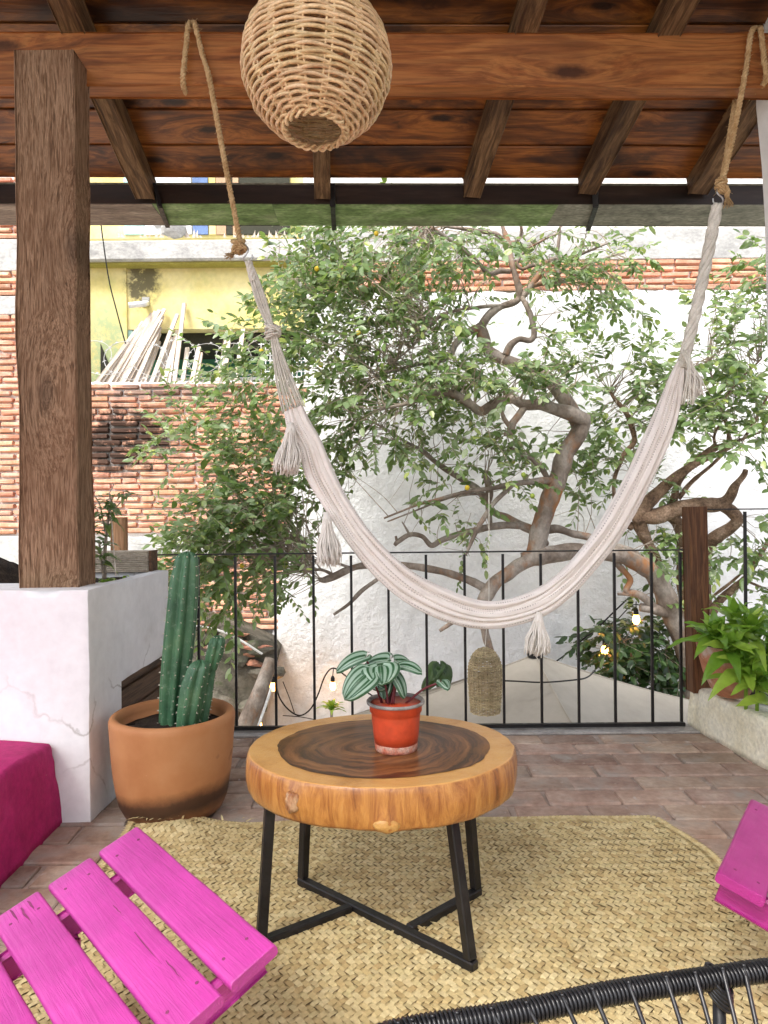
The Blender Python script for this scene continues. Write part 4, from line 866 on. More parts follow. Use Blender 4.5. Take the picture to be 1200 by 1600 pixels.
lv = foliage(gtree, [
 (520, 410, 90, 65, 62, 5.3, 6.6), (620, 400, 90, 60, 52, 5.4, 6.8), (690, 420, 80, 80, 38, 5.5, 6.8), (560, 480, 110, 70, 74, 5.2, 6.6), (470, 480, 60, 90, 36, 5.2, 6.4), (640, 540, 110, 70, 66, 5.2, 6.6),
 (750, 595, 110, 24, 44, 5.2, 5.9), (860, 590, 60, 25, 20, 5.3, 5.9), (520, 580, 90, 70, 56, 5.2, 6.5), (600, 640, 110, 50, 50, 5.3, 6.5), (700, 690, 90, 50, 30, 5.4, 6.6), (810, 710, 70, 50, 24, 5.5, 6.4),
 (420, 560, 60, 60, 24, 5.2, 6.4), (360, 590, 50, 50, 16, 5.2, 6.0), (320, 660, 60, 40, 16, 5.2, 6.0), (270, 700, 40, 30, 9, 5.2, 5.9), (400, 680, 70, 60, 32, 5.3, 6.2),
 (400, 770, 80, 55, 66, 5.2, 6.2), (350, 825, 80, 45, 58, 5.1, 6.0), (430, 830, 70, 60, 54, 5.2, 6.2), (310, 870, 60, 40, 30, 5.1, 5.9), (380, 890, 80, 35, 28, 5.2, 6.0), (290, 935, 25, 45, 12, 5.2, 5.9), (340, 940, 50, 40, 12, 5.2, 5.9), (460, 905, 25, 30, 8, 5.5, 5.9),
 (520, 720, 60, 50, 26, 5.4, 6.4), (900, 400, 80, 45, 26, 5.8, 6.6), (880, 440, 80, 50, 20, 5.8, 6.6), (820, 390, 60, 30, 12, 5.8, 6.6), (960, 430, 60, 60, 16, 5.8, 6.6), (700, 370, 120, 18, 22, 5.5, 6.4),
 (740, 850, 40, 30, 5, 5.6, 6.2), (900, 760, 40, 40, 9, 6.1, 6.6), (690, 790, 60, 40, 8, 5.6, 6.2), (880, 530, 50, 40, 10, 5.6, 6.4), (1035, 890, 35, 60, 10, 6.1, 6.5), (560, 350, 100, 12, 14, 5.3, 6.2)], 0, NB1, m_leaf, bare=.2, connect=.5)
random.seed(5)
fm = [(408, 549), (501, 570), (588, 365), (730, 762), (818, 742), (832, 775), (378, 884), (495, 420), (662, 620), (560, 520), (963, 672)]
for x, y in fm: obj('fruit', MB().blob(P(x, y, 5.35), (.019, .019, .021), x, .04, 2), m_fruitg if x in (818, 832, 662, 963) else m_fruit, gtree, smooth=True)
random.seed(22)
foliage(rtree, [(1000, 620, 60, 60, 22, 5.9, 6.6), (960, 700, 45, 70, 26, 6.0, 6.6), (1120, 590, 70, 60, 34, 5.7, 6.4), (1170, 540, 40, 60, 24, 5.7, 6.4), (1150, 650, 60, 40, 26, 5.6, 6.3), (1080, 640, 50, 50, 18, 5.9, 6.5), (1190, 420, 22, 60, 12, 5.6, 6.2),
 (1170, 700, 30, 25, 5, 5.5, 6.0), (1020, 850, 50, 30, 12, 6.2, 6.7), (1040, 770, 40, 40, 6, 6.2, 6.6), (1190, 830, 25, 30, 6, 6.0, 6.4), (1140, 870, 40, 30, 9, 6.2, 6.6), (980, 560, 70, 25, 12, 5.9, 6.5), (1130, 480, 50, 20, 6, 5.8, 6.3), (1200, 900, 30, 60, 9, 6.2, 6.6)], NB1, len(BR), m_leaf, Lr=(.06, .095), bare=.15, connect=.5)
# shrub below the railing at the right
n2 = len(BR); random.seed(23)
shr = thing('shrub', 'dark green leafy shrub below the railing, under the guava tree trunk', 'shrub', (P(1010, 1060, 6.6).x, 6.6, ZG)); sb = MB()
for l in ([(1020, 1700, 8, 6.6), (1015, 1300, 8, 6.6), (1005, 1100, 6, 6.55), (985, 1020, 4, 6.5), (960, 985, 3, 6.5)], [(1015, 1300, 7, 6.6), (1030, 1080, 6, 6.6), (1045, 1000, 4, 6.6)], [(1010, 1150, 6, 6.6), (975, 1070, 4, 6.55), (945, 1010, 3, 6.5)]): branch(sb, l)
obj('stem', sb, m_twig, shr, smooth=True)
foliage(shr, [(1000, 1010, 55, 40, 26, 6.3, 6.8), (1030, 1050, 45, 45, 28, 6.3, 6.8), (960, 1000, 35, 30, 14, 6.3, 6.8), (985, 1055, 40, 40, 16, 6.3, 6.8), (950, 1045, 25, 30, 8, 6.3, 6.8)], n2, len(BR), m_leaf2, Lr=(.07, .11), keepn=120, connect=.4)
# ------------------------------------------------------------------ ropes, hooks and hammock
def strands(mb, path, R_, k=3, turns=26, fuzz=0, seg=5):
    n = len(path); a = None; L = sum((path[i + 1] - path[i]).length for i in range(n - 1)); fr = []
    for i, p in enumerate(path):
        t = (path[min(i + 1, n - 1)] - path[max(i - 1, 0)]).normalized()
        a = t.orthogonal().normalized() if a is None else (a - t * a.dot(t)).normalized()
        fr.append((p, a, t.cross(a)))
    s = 0; acc = [0]
    for i in range(n - 1): s += (path[i + 1] - path[i]).length; acc.append(s)
    for j in range(k):
        pts = []
        for (p, u, v), l in zip(fr, acc):
            q = l * turns + 2 * math.pi * j / k; pts.append(p + (u * math.cos(q) + v * math.sin(q)) * R_ * .6)
        mb.tube(pts, R_ * .5, seg)
    for _ in range(int(fuzz * L)):
        p, u, v = random.choice(fr); q = ru(0, 6.28); d = (u * math.cos(q) + v * math.sin(q)); e = p + d * R_ * .8
        mb.tube([e, e + d * ru(.004, .012) + V((ru(-.008, .008), 0, ru(-.012, .012)))], .0007, 3, False)
def dens(pts, step=.008):
    out = []
    for a, b in zip(pts[:-1], pts[1:]):
        k = max(1, int((b - a).length / step)); out += [a.lerp(b, j / k) for j in range(k)]
    return out + [pts[-1]]
random.seed(31)
def knot_rope(name, label, paths, knot, tail, hookpts):
    rp = thing(name, label, 'rope', knot)
    mb = MB()
    for p in paths: strands(mb, dens(spline([P(*q) for q in p], 6)), .0125, 3, 150, 90)
    obj('strand', mb, m_sisal, rp, smooth=True)
    mb = MB(); K = V(knot)
    for i in range(4):
        ax_ = V((ru(-.6, .6), ru(-.6, .6), 1)).normalized(); u = ax_.orthogonal().normalized(); v = ax_.cross(u); c = K + V((ru(-.008, .008), 0, (i - 1.5) * .013)); rr_ = ru(.017, .024)
        strands(mb, [c + (u * math.cos(a) + v * math.sin(a)) * rr_ for a in [2 * math.pi * t / 20 for t in range(21)]], .0095, 3, 150, 60)
    strands(mb, dens(spline([K, K.lerp(P(*tail[0]), .6) + V((0, -.015, .01)), P(*tail[0])], 6)), .011, 3, 150, 60)
    e = P(*tail[0]); d = (P(*tail[1]) - e)
    for _ in range(60): mb.tube([e + V((ru(-.008, .008), ru(-.008, .008), 0)), e + d * ru(.5, 1.1) + V((ru(-.02, .02), ru(-.015, .015), ru(-.012, .012)))], .0012, 3, False)
    obj('knot', mb, m_sisal, rp, smooth=True)
    obj('hook', MB().tube(spline([P(*q) for q in hookpts], 6), .0032, 8), m_steel, rp, smooth=True)
    return rp
knot_rope('rope', 'tan sisal rope looped over the beam and knotted to the left end of the hammock',
    [[(292, 150, 3.10), (286, 128, 2.955), (289, 90, 2.95), (294, 42, 2.95), (298, 36, 3.0)], [(302, 36, 3.0), (305, 40, 2.952), (316, 84, 2.952), (327, 122, 2.957), (345, 220, 3.0), (362, 310, 3.02), (375, 377, 3.03)]],
    P(374, 384, 3.03), ((364, 396, 3.02), (355, 402, 3.01)), [(383, 382, 3.03), (388, 390, 3.02), (384, 399, 3.02), (380, 404, 3.02), (386, 410, 3.03), (394, 404, 3.03), (394, 398, 3.03)])
knot_rope('rope', 'tan sisal rope looped over the beam and knotted to the right end of the hammock',
    [[(1183, 44, 3.0), (1174, 50, 2.952), (1168, 90, 2.952), (1162, 128, 2.957), (1145, 215, 3.0), (1129, 284, 3.03)], [(1150, 153, 3.10), (1142, 200, 3.06), (1134, 250, 3.04), (1127, 286, 3.03)], [(1186, 44, 3.0), (1189, 50, 2.95), (1194, 95, 2.95), (1197, 124, 2.955), (1186, 138, 3.02), (1171, 153, 3.10)]],
    P(1128, 292, 3.03), ((1136, 306, 3.02), (1138, 322, 3.01)), [(1120, 294, 3.03), (1121, 302, 3.02), (1129, 310, 3.02), (1128, 318, 3.02), (1121, 320, 3.03), (1115, 316, 3.03), (1114, 310, 3.03)])
hm = thing('hammock', 'cream handwoven hammock with tassels hanging in a deep curve from two ropes', 'hammock', P(760, 960, 3.03))
HP = [(458, 640, 34), (468, 668, 40), (485, 697, 39), (499, 738, 45), (518, 775, 42), (538, 808, 42), (562, 843, 44), (596, 882, 48), (636, 916, 50), (682, 941, 50), (722, 956, 47), (762, 962, 44), (804, 956, 45), (846, 940, 47), (880, 915, 46), (908, 886, 45), (946, 838, 46), (972, 795, 46), (1000, 742, 45), (1020, 698, 46), (1036, 660, 44), (1048, 622, 36), (1057, 590, 25), (1064, 566, 14)]
C = [P(p[0], p[1], 3.03) for p in HP]; NS = 7
cc = spline(C, NS); ww_ = spline1([p[2] / F * 3.03 / 2 for p in HP], NS)
def hsheet(off, wk, dk, ph, lobes, n=56, i0=0, i1=None):
    mb = MB(); mb.uv = []; i1 = i1 or len(cc)
    for i in range(i0, i1):
        p = cc[i]; t = (cc[min(i + 1, len(cc) - 1)] - cc[max(i - 1, 0)]).normalized(); y = V((0, 1, 0)); s = t.cross(y).normalized(); y2 = s.cross(t)
        f = i / (len(cc) - 1); w2 = ww_[i]
        for k in range(n):
            q = 2 * math.pi * k / n; cq, sq = math.cos(q), math.sin(q)
            fold = .26 * math.sin(lobes * q + ph + 3.2 * f) + .17 * mnoise.noise(V((cq * 2.4, sq * 2.4, f * 5 + ph))) + .09 * math.sin(17 * q + 5 * f + 2 * mnoise.noise(V((cq, sq, f * 9))))
            fold *= min(1, .35 + 3 * min(f, 1 - f) + .3)
            rr_ = 1 + fold
            mb.v.append(tuple(p + s * (w2 * wk * cq * (1 + .35 * fold) + off * w2) + y2 * (w2 * dk * sq * rr_ + .2 * w2 * fold)))
            mb.uv.append((k / n, f * 2.6))
    m_ = i1 - i0
    for i in range(m_ - 1):
        for k in range(n): k2 = (k + 1) % n; mb.f.append((i * n + k, i * n + k2, (i + 1) * n + k2, (i + 1) * n + k))
    return mb
def bundle():
    mb = MB(); mb.uv = []; n = 22; NB = 8
    for b_ in range(NB):
        o0 = len(mb.v); f0 = -.84 + 1.68 * b_ / (NB - 1)
        for i in range(len(cc)):
            p = cc[i]; t = (cc[min(i + 1, len(cc) - 1)] - cc[max(i - 1, 0)]).normalized(); y = V((0, 1, 0)); s = t.cross(y).normalized(); y2 = s.cross(t)
            f = i / (len(cc) - 1); w2 = ww_[i]; sq_ = min(1, .4 + 4 * min(f, 1 - f))
            off = f0 * .74 + .22 * mnoise.noise(V((f * 3.2, b_ * 3.1, 1))) ; dy = (.34 * mnoise.noise(V((f * 3.4, b_ * 2.3, 7))) + .2 * math.sin(b_ * 2.4)) * sq_
            ra = w2 * (.27 + .1 * mnoise.noise(V((f * 5, b_ * 1.7, 3)))); rb = w2 * (.46 + .14 * mnoise.noise(V((f * 4, b_ * 4.1, 9))))
            rot = .9 * mnoise.noise(V((f * 2.6, b_ * 5.3, 5)))
            for k in range(n):
                q = 2 * math.pi * k / n + rot; rip = 1 + .07 * math.sin(5 * q + b_ + 4 * f) + .1 * mnoise.noise(V((math.cos(q) * 2, math.sin(q) * 2 + b_, f * 14)))
                ux, uy = ra * math.cos(q) * rip, rb * math.sin(q) * rip
                cr, sr = math.cos(rot), math.sin(rot)
                mb.v.append(tuple(p + s * (off * w2 + ux * cr - uy * sr * .4) + y2 * (dy * w2 + uy * cr + ux * sr)))
                mb.uv.append(((k / n + b_) / NB * 1.7, f * 2.6))
        for i in range(len(cc) - 1):
            for k in range(n): k2 = (k + 1) % n; mb.f.append((o0 + i * n + k, o0 + i * n + k2, o0 + (i + 1) * n + k2, o0 + (i + 1) * n + k))
    return mb
obj('cloth', bundle(), m_hammock, hm, smooth=True)
def fan(name, pts0, centre, w1, n, r, axis):
    mb = MB()
    for i in range(n):
        f = (i + .5) / n - .5
        pts = []
        for (q, wd) in pts0: pts.append(q + axis * f * wd + V((0, math.sin(i * 2.4) * wd * .22, 0)))
        mb.tube(spline(pts, 4), r, 5)
    obj(name, mb, m_hstring, hm, smooth=True)
ax_ = (P(475, 632, 3.03) - P(442, 640, 3.03)).normalized()
fan('cord', [(P(390, 410, 3.03), .012), (P(396, 432, 3.03), .035), (P(408, 470, 3.03), .045), (P(420, 503, 3.03), .03), (P(426, 520, 3.03), .025), (P(434, 555, 3.03), .045), (P(446, 600, 3.03), .08), (P(459, 640, 3.03), .105)], None, 0, 17, .0031, ax_)
mb = MB(); strands(mb, dens(spline([P(388, 408, 3.03), P(392, 424, 3.03), P(396, 440, 3.03)], 5)), .016, 4, 60); obj('braided_loop', mb, m_hstring, hm, smooth=True)
mb = MB(); c = P(426, 517, 3.03)
for i in range(5): strands(mb, [c + V((math.cos(a) * .03, math.sin(a) * .026, (i - 2) * .011 + .01 * math.cos(a + i))) for a in [6.2832 * t / 18 for t in range(19)]], .008, 2, 70)
obj('knot', mb, m_hstring, hm, smooth=True)
pth = dens(spline([P(1065, 575, 3.03), P(1074, 540, 3.03), P(1086, 492, 3.03), P(1099, 432, 3.03), (P(1111, 372, 3.03)), P(1121, 320, 3.03)], 6), .01)
mb = MB(); strands(mb, pth, .0195, 5, 22, 0, 6); strands(mb, pth, .0235, 4, 22, 0, 4); obj('cord', mb, m_hstring, hm, smooth=True)
mb = MB(); c = P(1066, 562, 3.02)
for i in range(6):
    a0 = c + V((ru(-.02, .02), -.03, .03)); mb.tube(spline([a0, c + V((ru(-.01, .03), -.05, -.05)), c + V((ru(-.03, .03), -.05, -.2))], 5), .0035, 5)
obj('cord', mb, m_hstring, hm, smooth=True)
def tassel(top, bot, w0, w1, n=70):
    n = int(n * 1.7)
    a, b = P(*top), P(*bot); mb = MB(); L = (b - a).length
    d = (b - a).normalized(); u = d.orthogonal().normalized(); v = d.cross(u)
    mb.tube([a - d * .01, a + d * L * .12, a + d * L * .2], [w0 * .25, w0 * .5, w0 * .5], 10)
    for i in range(n):
        q = ru(0, 6.28); k = math.sqrt(rnd()); o0 = (u * math.cos(q) + v * math.sin(q)) * k; ln = L * ru(.9, 1.04)
        pts = [a + d * L * .1 + o0 * w0 * .42, a + d * L * .35 + o0 * w0 * .62 + V((ru(-1, 1), ru(-1, 1), 0)) * .004, a + d * L * .65 + o0 * (w0 * .3 + w1 * .36) + V((ru(-1, 1), ru(-1, 1), 0)) * .008, a + d * ln + o0 * w1 * ru(.4, .6) + V((ru(-1, 1), ru(-1, 1), ru(-1, 1))) * .012]
        mb.tube(spline(pts, 3), [.003] * 9 + [.002], 4)
    obj('tassel', mb, m_tassel, hm, smooth=True)
tassel((455, 664, 2.98), (448, 739, 2.96), .045, .098, 110); tassel((510, 804, 2.97), (516, 881, 2.95), .042, .1, 110); tassel((842, 960, 2.97), (839, 1021, 2.96), .04, .092, 110); tassel((1069, 560, 3.05), (1082, 620, 3.06), .05, .09, 70)

# ------------------------------------------------------------------ woven pendant lamp under the roof
def woven(root, c, prof, rows, ribs, r_w, amp, mat, per=4, seg=5, seed=0, ribr=.0035, part='weaver', zamp=.004):
    """prof(t) -> (radius, z); every weaver goes alternately outside and inside the ribs"""
    c = V(c); nseg = ribs * per
    for j in range(rows):
        t = j / (rows - 1); r, z = prof(t); pts = []
        ph = math.pi * j + ru(-.25, .25); wv = ru(.4, 1); z1_ = ru(0, 6.28)
        for k in range(nseg + 1):
            q = 2 * math.pi * k / nseg
            rr_ = r + amp * math.cos(ribs / 2 * q + ph); zz = z + zamp * math.sin(2 * q + z1_) * wv + zamp * .6 * math.sin(ribs / 2 * q + ph * 1.5)
            pts.append(c + V((rr_ * math.cos(q), rr_ * math.sin(q), zz)))
        obj(part, MB().tube(pts, r_w * ru(.85, 1.15), seg, False), mat, root, smooth=True)
    for k in range(ribs):
        q = 2 * math.pi * (k + .5) / ribs
        for off in (-.007, .007):
            mb = MB().tube([c + V((prof(t / 24)[0] * math.cos(q + off / .15), prof(t / 24)[0] * math.sin(q + off / .15), prof(t / 24)[1])) for t in range(25)], ribr, 5); obj('rib', mb, mat, root, smooth=True)
random.seed(41)
lc = P(495, 104, 1.96); lc2 = V((0, 0, 0))
lamp = thing('pendant_lamp', 'big round lampshade woven from peeled willow hanging in front of the beam', 'lamp', lc)
def sph(t):
    a = R(-65) + t * (R(86) - R(-65)); return (.201 * math.cos(a), .199 * math.sin(a))
woven(lamp, lc, sph, 64, 16, .0046, .005, m_wicker, 6, 6, zamp=.003)
for j in range(2):
    pts = []; r, z = sph(0)
    for k in range(111): q = 2 * math.pi * k / 110; pts.append(lc + V(((r - .002 + .006 * math.cos(11 * q + math.pi * j)) * math.cos(q), (r - .002 + .006 * math.cos(11 * q + math.pi * j)) * math.sin(q), z - .006 + .007 * math.sin(11 * q + math.pi * j))))
    obj('rim', MB().tube(pts, .0042, 6, False), m_wicker, lamp, smooth=True)
for k in range(11):
    q = 6.2832 * k / 11; r, z = sph(0); pts = []
    for t in range(9):
        a = q + .26 * (t / 8); h = math.sin(math.pi * t / 8); pts.append(lc + V(((r + .014 * h + .003) * math.cos(a), (r + .014 * h + .003) * math.sin(a), z + .03 * h - .004)))
    obj('loop', MB().tube(pts, .004, 5), m_wicker, lamp, smooth=True)
obj('cord', MB().tube([lc + V((0, 0, .19)), V((lc.x, lc.y, zr(lc.y) + .15))], .004, 6), m_cable, lamp)
lamp.rotation_euler = (R(-4), R(2), R(4))
# long basket lamp beyond the railing
bc = P(758, 1062, 4.75); bl = thing('basket_lamp', 'small bullet shaped straw basket lamp hanging beyond the railing before the parasol', 'lamp', bc)
def bul(t):
    z = -.215 + t * .43; return (.112 * min(1, .86 + .3 * t) if t < .62 else .112 * math.sqrt(max(.02, 1 - ((t - .62) / .385) ** 2)), z)
woven(bl, bc, bul, 40, 24, .0042, .0045, m_wicker2, 3, 5, ribr=.003, zamp=.0015)
obj('hanging_wire', MB().tube([bc + V((0, 0, .2)), P(764, 935, 4.9), P(764, 770, 5.3)], .0025, 4), m_hstring, bl)

# ------------------------------------------------------------------ string lights on the walls
sl = thing('string_light', 'black light string with warm bulbs looped low on the white wall beside the rubble wall', 'string light', P(470, 1110, 7.1))
def cable(pts, parent, r=.008): obj('cable', MB().tube(spline([P(*p) for p in pts], 6), r, 6), m_cable, parent, smooth=True)
cable([(422, 1030, 7.0), (430, 1060, 7.15), (436, 1088, 7.2), (450, 1108, 7.25), (468, 1118, 7.25), (485, 1108, 7.25), (497, 1085, 7.25), (508, 1056, 7.25), (521, 1044, 7.25), (540, 1056, 7.25), (580, 1086, 7.25), (610, 1100, 7.25), (660, 1115, 7.25)], sl)
cable([(442, 1065, 7.2), (452, 1090, 7.25), (460, 1114, 7.25)], sl, .005); cable([(442, 1118, 7.25), (468, 1120, 7.24), (490, 1124, 7.24)], sl, .005); cable([(424, 1040, 7.0), (415, 1080, 6.9), (408, 1118, 6.8)], sl, .006)
def bulb(px, py, D, parent, up=None):
    c = P(px, py, D); 
    h = obj('socket', MB().lathe([(.012, .1), (.02, .085), (.022, .045), (.018, .04)], 12, c), m_cable, parent, smooth=True)
    b = obj('bulb', MB().lathe([(0, -.045), (.018, -.04), (.032, -.015), (.03, .012), (.018, .045)], 14, c), m_bulb, parent, smooth=True)
    if up: obj('cable', MB().tube([c + V((0, 0, .1)), P(*up)], .005, 5), m_cable, parent)
bulb(520, 1072, 7.1, sl, (521, 1045, 7.22)); bulb(427, 1073, 6.9, sl, (428, 1040, 7.0)); bulb(404, 1133, 6.75, sl, (409, 1110, 6.8))
sl2 = thing('string_light', 'black light string with pale bulbs rising to the tree trunk at the right', 'string light', P(930, 985, 6.7))
cable([(860, 1040, 6.9), (890, 1018, 6.8), (912, 998, 6.7), (930, 985, 6.65), (950, 965, 6.6), (978, 938, 6.5)], sl2); cable([(930, 985, 6.65), (938, 975, 6.6), (960, 972, 6.6), (990, 945, 6.5), (1020, 955, 6.4)], sl2, .005)
bulb(994, 968, 6.3, sl2, (994, 940, 6.4)); bulb(945, 1016, 6.4, sl2, (944, 990, 6.55))

# ------------------------------------------------------------------ cactus pot
pc = V((P(272, 1265, 2.83).x, 2.83, 0))
pot = thing('terracotta_pot', 'large smooth terracotta pot with a smoke blackened base holding the tall cactus', 'pot', pc)
prof = [(.0, .0), (.12, .0), (.165, .008), (.192, .03), (.209, .065), (.219, .11), (.229, .18), (.236, .26), (.24, .33), (.243, .375), (.243, .39), (.238, .402), (.228, .408), (.216, .405), (.207, .395), (.203, .375), (.2, .345)]
mpt, ntp, bp_ = base('smoked_terracotta', .62, .28); v = coords(ntp, rand=False)
c0 = ramp(ntp, noi(ntp, v, 4, 6), [(.25, (.36, .14, .052)), (.55, (.47, .215, .088)), (.8, (.54, .28, .135))])
sp = nd(ntp, 'ShaderNodeSeparateXYZ'); lk(ntp, v, sp.inputs[0])
zz = mathn(ntp, 'ADD', mathn(ntp, 'ADD', sp.outputs[2], mathn(ntp, 'MULTIPLY', sp.outputs[0], -.1)), mathn(ntp, 'MULTIPLY', noi(ntp, v, 6, 6, .7), .07))
c0 = mixc(ntp, ramp(ntp, mathn(ntp, 'ADD', zz, .4), [(.26, .5), (.305, .93), (.335, .88), (.385, .0)]), c0, (.035, .02, .014))
c0 = mixc(ntp, ramp(ntp, noi(ntp, v, 7, 3, .6), [(.7, 0.0), (.76, .6)]), c0, (.16, .08, .04))
c0 = mixc(ntp, ramp(ntp, noi(ntp, mapv(ntp, v, (6, 6, 40)), 3, 4, .8), [(.71, 0.0), (.74, .5)]), c0, (.72, .52, .36))
lk(ntp, c0, bp_.inputs['Base Color']); bb = nd(ntp, 'ShaderNodeBump', _Strength=.25, _Distance=.004); lk(ntp, noi(ntp, v, 28, 6), bb.inputs['Height']); lk(ntp, bb.outputs[0], bp_.inputs['Normal'])
obj('body', MB().lathe(prof, 72, pc, .012), mpt, pot, smooth=True)
mb = MB().lathe([(.201, .35), (.15, .355), (.09, .36), (.0, .362)], 40, pc); mb.v = [(x, y, z + .012 * mnoise.noise(V((x * 40, y * 40, 0)))) for x, y, z in mb.v]; obj('soil', mb, m_soil, pot, smooth=True)
cac = thing('cactus', 'tall ribbed green column cactus with a shorter branched stem, growing in the terracotta pot', 'cactus', pc + V((0, 0, .36)))
spines = MB()
def column(pts, rads, ribs, phase=0, dome=True):
    c = spline(pts, 6); r = spline1(rads, 6); mb = MB(); n = ribs * 8
    if dome:
        d = (c[-1] - c[-2]).normalized(); rt = r[-1]; e = c[-1]
        for t in range(1, 8): a = t / 7 * math.pi / 2; c.append(e + d * rt * .95 * math.sin(a)); r.append(max(.002, rt * math.cos(a)))
    for i, p in enumerate(c):
        for k in range(n):
            q = 2 * math.pi * k / n + phase; s_ = abs(math.cos((q - phase) * ribs / 2)) ; rr_ = r[i] * (.68 + .36 * s_ ** 1.6)
            mb.v.append((p.x + rr_ * math.cos(q), p.y + rr_ * math.sin(q), p.z + .004 * math.sin(p.z * 60 + k)))
    for i in range(len(c) - 1):
        for k in range(n): k2 = (k + 1) % n; mb.f.append((i * n + k, i * n + k2, (i + 1) * n + k2, (i + 1) * n + k))
    mb.f.append(tuple((len(c) - 1) * n + k for k in range(n)))
    obj('stem', mb, m_cactus, cac, smooth=True)
    acc = 0
    for i in range(len(c) - 1):
        acc += (c[i + 1] - c[i]).length
        if acc > .03:
            acc = 0
            for k in range(ribs):
                q = 2 * math.pi * k / ribs + phase; o = c[i] + V((math.cos(q), math.sin(q), 0)) * r[i] * 1.04
                for _ in range(4):
                    d = V((math.cos(q) + ru(-.7, .7), math.sin(q) + ru(-.7, .7), ru(-.6, .6))).normalized(); u = d.orthogonal() * .0016; w_ = d.cross(u)
                    spines.add([o + u, o - u * .5 + w_, o - u * .5 - w_, o + d * ru(.004, .01)], [(0, 1, 3), (1, 2, 3), (2, 0, 3)])
                spines.blob(o, (.0022, .0022, .0022), 0, 0, 1)
D0 = 2.83
column([P(268, 1140, D0), P(272, 1080, D0), P(278, 1020, D0), P(284, 960, D0), P(288, 910, D0), P(291, 880, D0)], [.05, .056, .06, .06, .056, .047], 7, R(-75))
column([P(292, 1140, D0 - .07), P(297, 1105, D0 - .07), P(303, 1070, D0 - .065), P(309, 1048, D0 - .06)], [.04, .046, .048, .043], 6, R(-100))
column([P(310, 1140, D0 - .01), P(316, 1100, D0), P(322, 1060, D0 + .01), P(326, 1042, D0 + .01)], [.034, .038, .037, .032], 6, R(-80))
column([P(329, 1046, D0 - .01), P(334, 1024, D0 - .01), P(338, 1006, D0 - .01)], [.024, .034, .033], 7, R(-90))
tag(obj('spines', spines, m_spine, cac), kind='stuff')

# ------------------------------------------------------------------ round log table
tz = .516; tc = V((P(596, 1170, 2.07).x, 2.07, tz)); TR = (.389, .322)
tbl = thing('coffee_table', 'round log slice coffee table with dark heartwood and black iron legs', 'table', (tc.x, tc.y, 0))
def tout(q): return 1 + .02 * mnoise.noise(V((math.cos(q) * 1.6, math.sin(q) * 1.6, 3))) + .008 * mnoise.noise(V((math.cos(q) * 6, math.sin(q) * 6, 3)))
mb = MB(); n = 120; rows = [(.99, -.108), (1.0, -.1), (1.012, -.08), (1.016, -.055), (1.012, -.03), (1.004, -.01), (.996, -.003), (.985, 0)]
for (k_, z) in rows:
    for i in range(n):
        q = 6.28318 * i / n; s_ = k_ * tout(q) + .006 * mnoise.noise(V((math.cos(q) * 9, math.sin(q) * 9, z * 25)))
        for (q0, z0, am, wq, wz) in ((R(236), -.05, .016, .06, .028), (R(272), -.095, .018, .07, .022), (R(300), -.07, .006, .2, .04)):
            s_ += am / .36 * math.exp(-((q - q0) / wq) ** 2 - ((z - z0) / wz) ** 2)
        mb.v.append((tc.x + TR[0] * s_ * math.cos(q), tc.y + TR[1] * s_ * math.sin(q), tz + z))
for j in range(len(rows) - 1):
    for i in range(n): i2 = (i + 1) % n; mb.f.append((j * n + i, j * n + i2, (j + 1) * n + i2, (j + 1) * n + i))
mb.f.append(tuple((len(rows) - 1) * n + i for i in range(n))); mb.f.append(tuple(reversed(range(n))))
top = obj('table_top', mb, m_sap, tbl, smooth=True)
me = top.data; me.polygons[len(me.polygons) - 1].use_smooth = False; me.polygons[len(me.polygons) - 2].use_smooth = False
mb = MB()
for i in range(n):
    q = 6.28318 * i / n; s_ = .80 * (1 + .035 * mnoise.noise(V((math.cos(q) * 2, math.sin(q) * 2, 9))) + .016 * mnoise.noise(V((math.cos(q) * 8, math.sin(q) * 8, 1))))
    mb.v.append((tc.x + .006 + TR[0] * s_ * math.cos(q), tc.y - .008 + TR[1] * s_ * math.sin(q), tz + .0012))
mb.f.append(tuple(range(n))); obj('heartwood', mb, m_heart, top)
q = R(236); kc = V((tc.x + TR[0] * 1.035 * math.cos(q), tc.y + TR[1] * 1.035 * math.sin(q), tz - .05))
kn = MB().blob(kc, (.02, .014, .03), 5, .35, 3, 2.5)
obj('knot', kn, pm('knot_wood', [(.3, (.09, .03, .015)), (.48, (.32, .13, .05)), (.7, (.62, .42, .24))], 28, stretch=(1, 1, .6), rough=.4, bump=.5, bs=60), top, smooth=True)
q = R(272); kc = V((tc.x + TR[0] * 1.022 * math.cos(q), tc.y + TR[1] * 1.022 * math.sin(q), tz - .09))
obj('knot', MB().blob(kc, (.034, .012, .02), 9, .2, 3, 2), pm('pale_knot_wood', [(.3, (.34, .15, .035)), (.5, (.5, .27, .075)), (.7, (.6, .38, .15))], 16, rough=.35, bump=.3, bs=60, coat=.2), top, smooth=True)
zb = .015; FL, BL_, FR, BRt = [PZ(x, y, zb) for x, y in ((408, 1474), (473, 1378), (736, 1508), (744, 1395))]
J1, J2 = PZ(546, 1421, zb), PZ(645, 1450, zb)
def meet(a, j):
    d = j - a; e = FR - BL_; k = ((BL_.x - a.x) * e.y - (BL_.y - a.y) * e.x) / (d.x * e.y - d.y * e.x); return a + d * k
J1, J2 = meet(FL, J1), meet(BRt, J2); zt2 = .415
tops = [P(423, 1278, 1.95), P(482, 1288, 2.24), P(703, 1290, 1.905), P(729, 1284, 2.16)]
w_ = .028
def bart(name, a, b): obj(name, MB().box((0, 0, 0), ((b - a).length, w_, w_), None, .003), m_iron, tbl, frame(a, b))
d1 = (FR - BL_).normalized(); bart('base_bar', BL_ - d1 * w_ / 2, FR + d1 * w_ / 2)
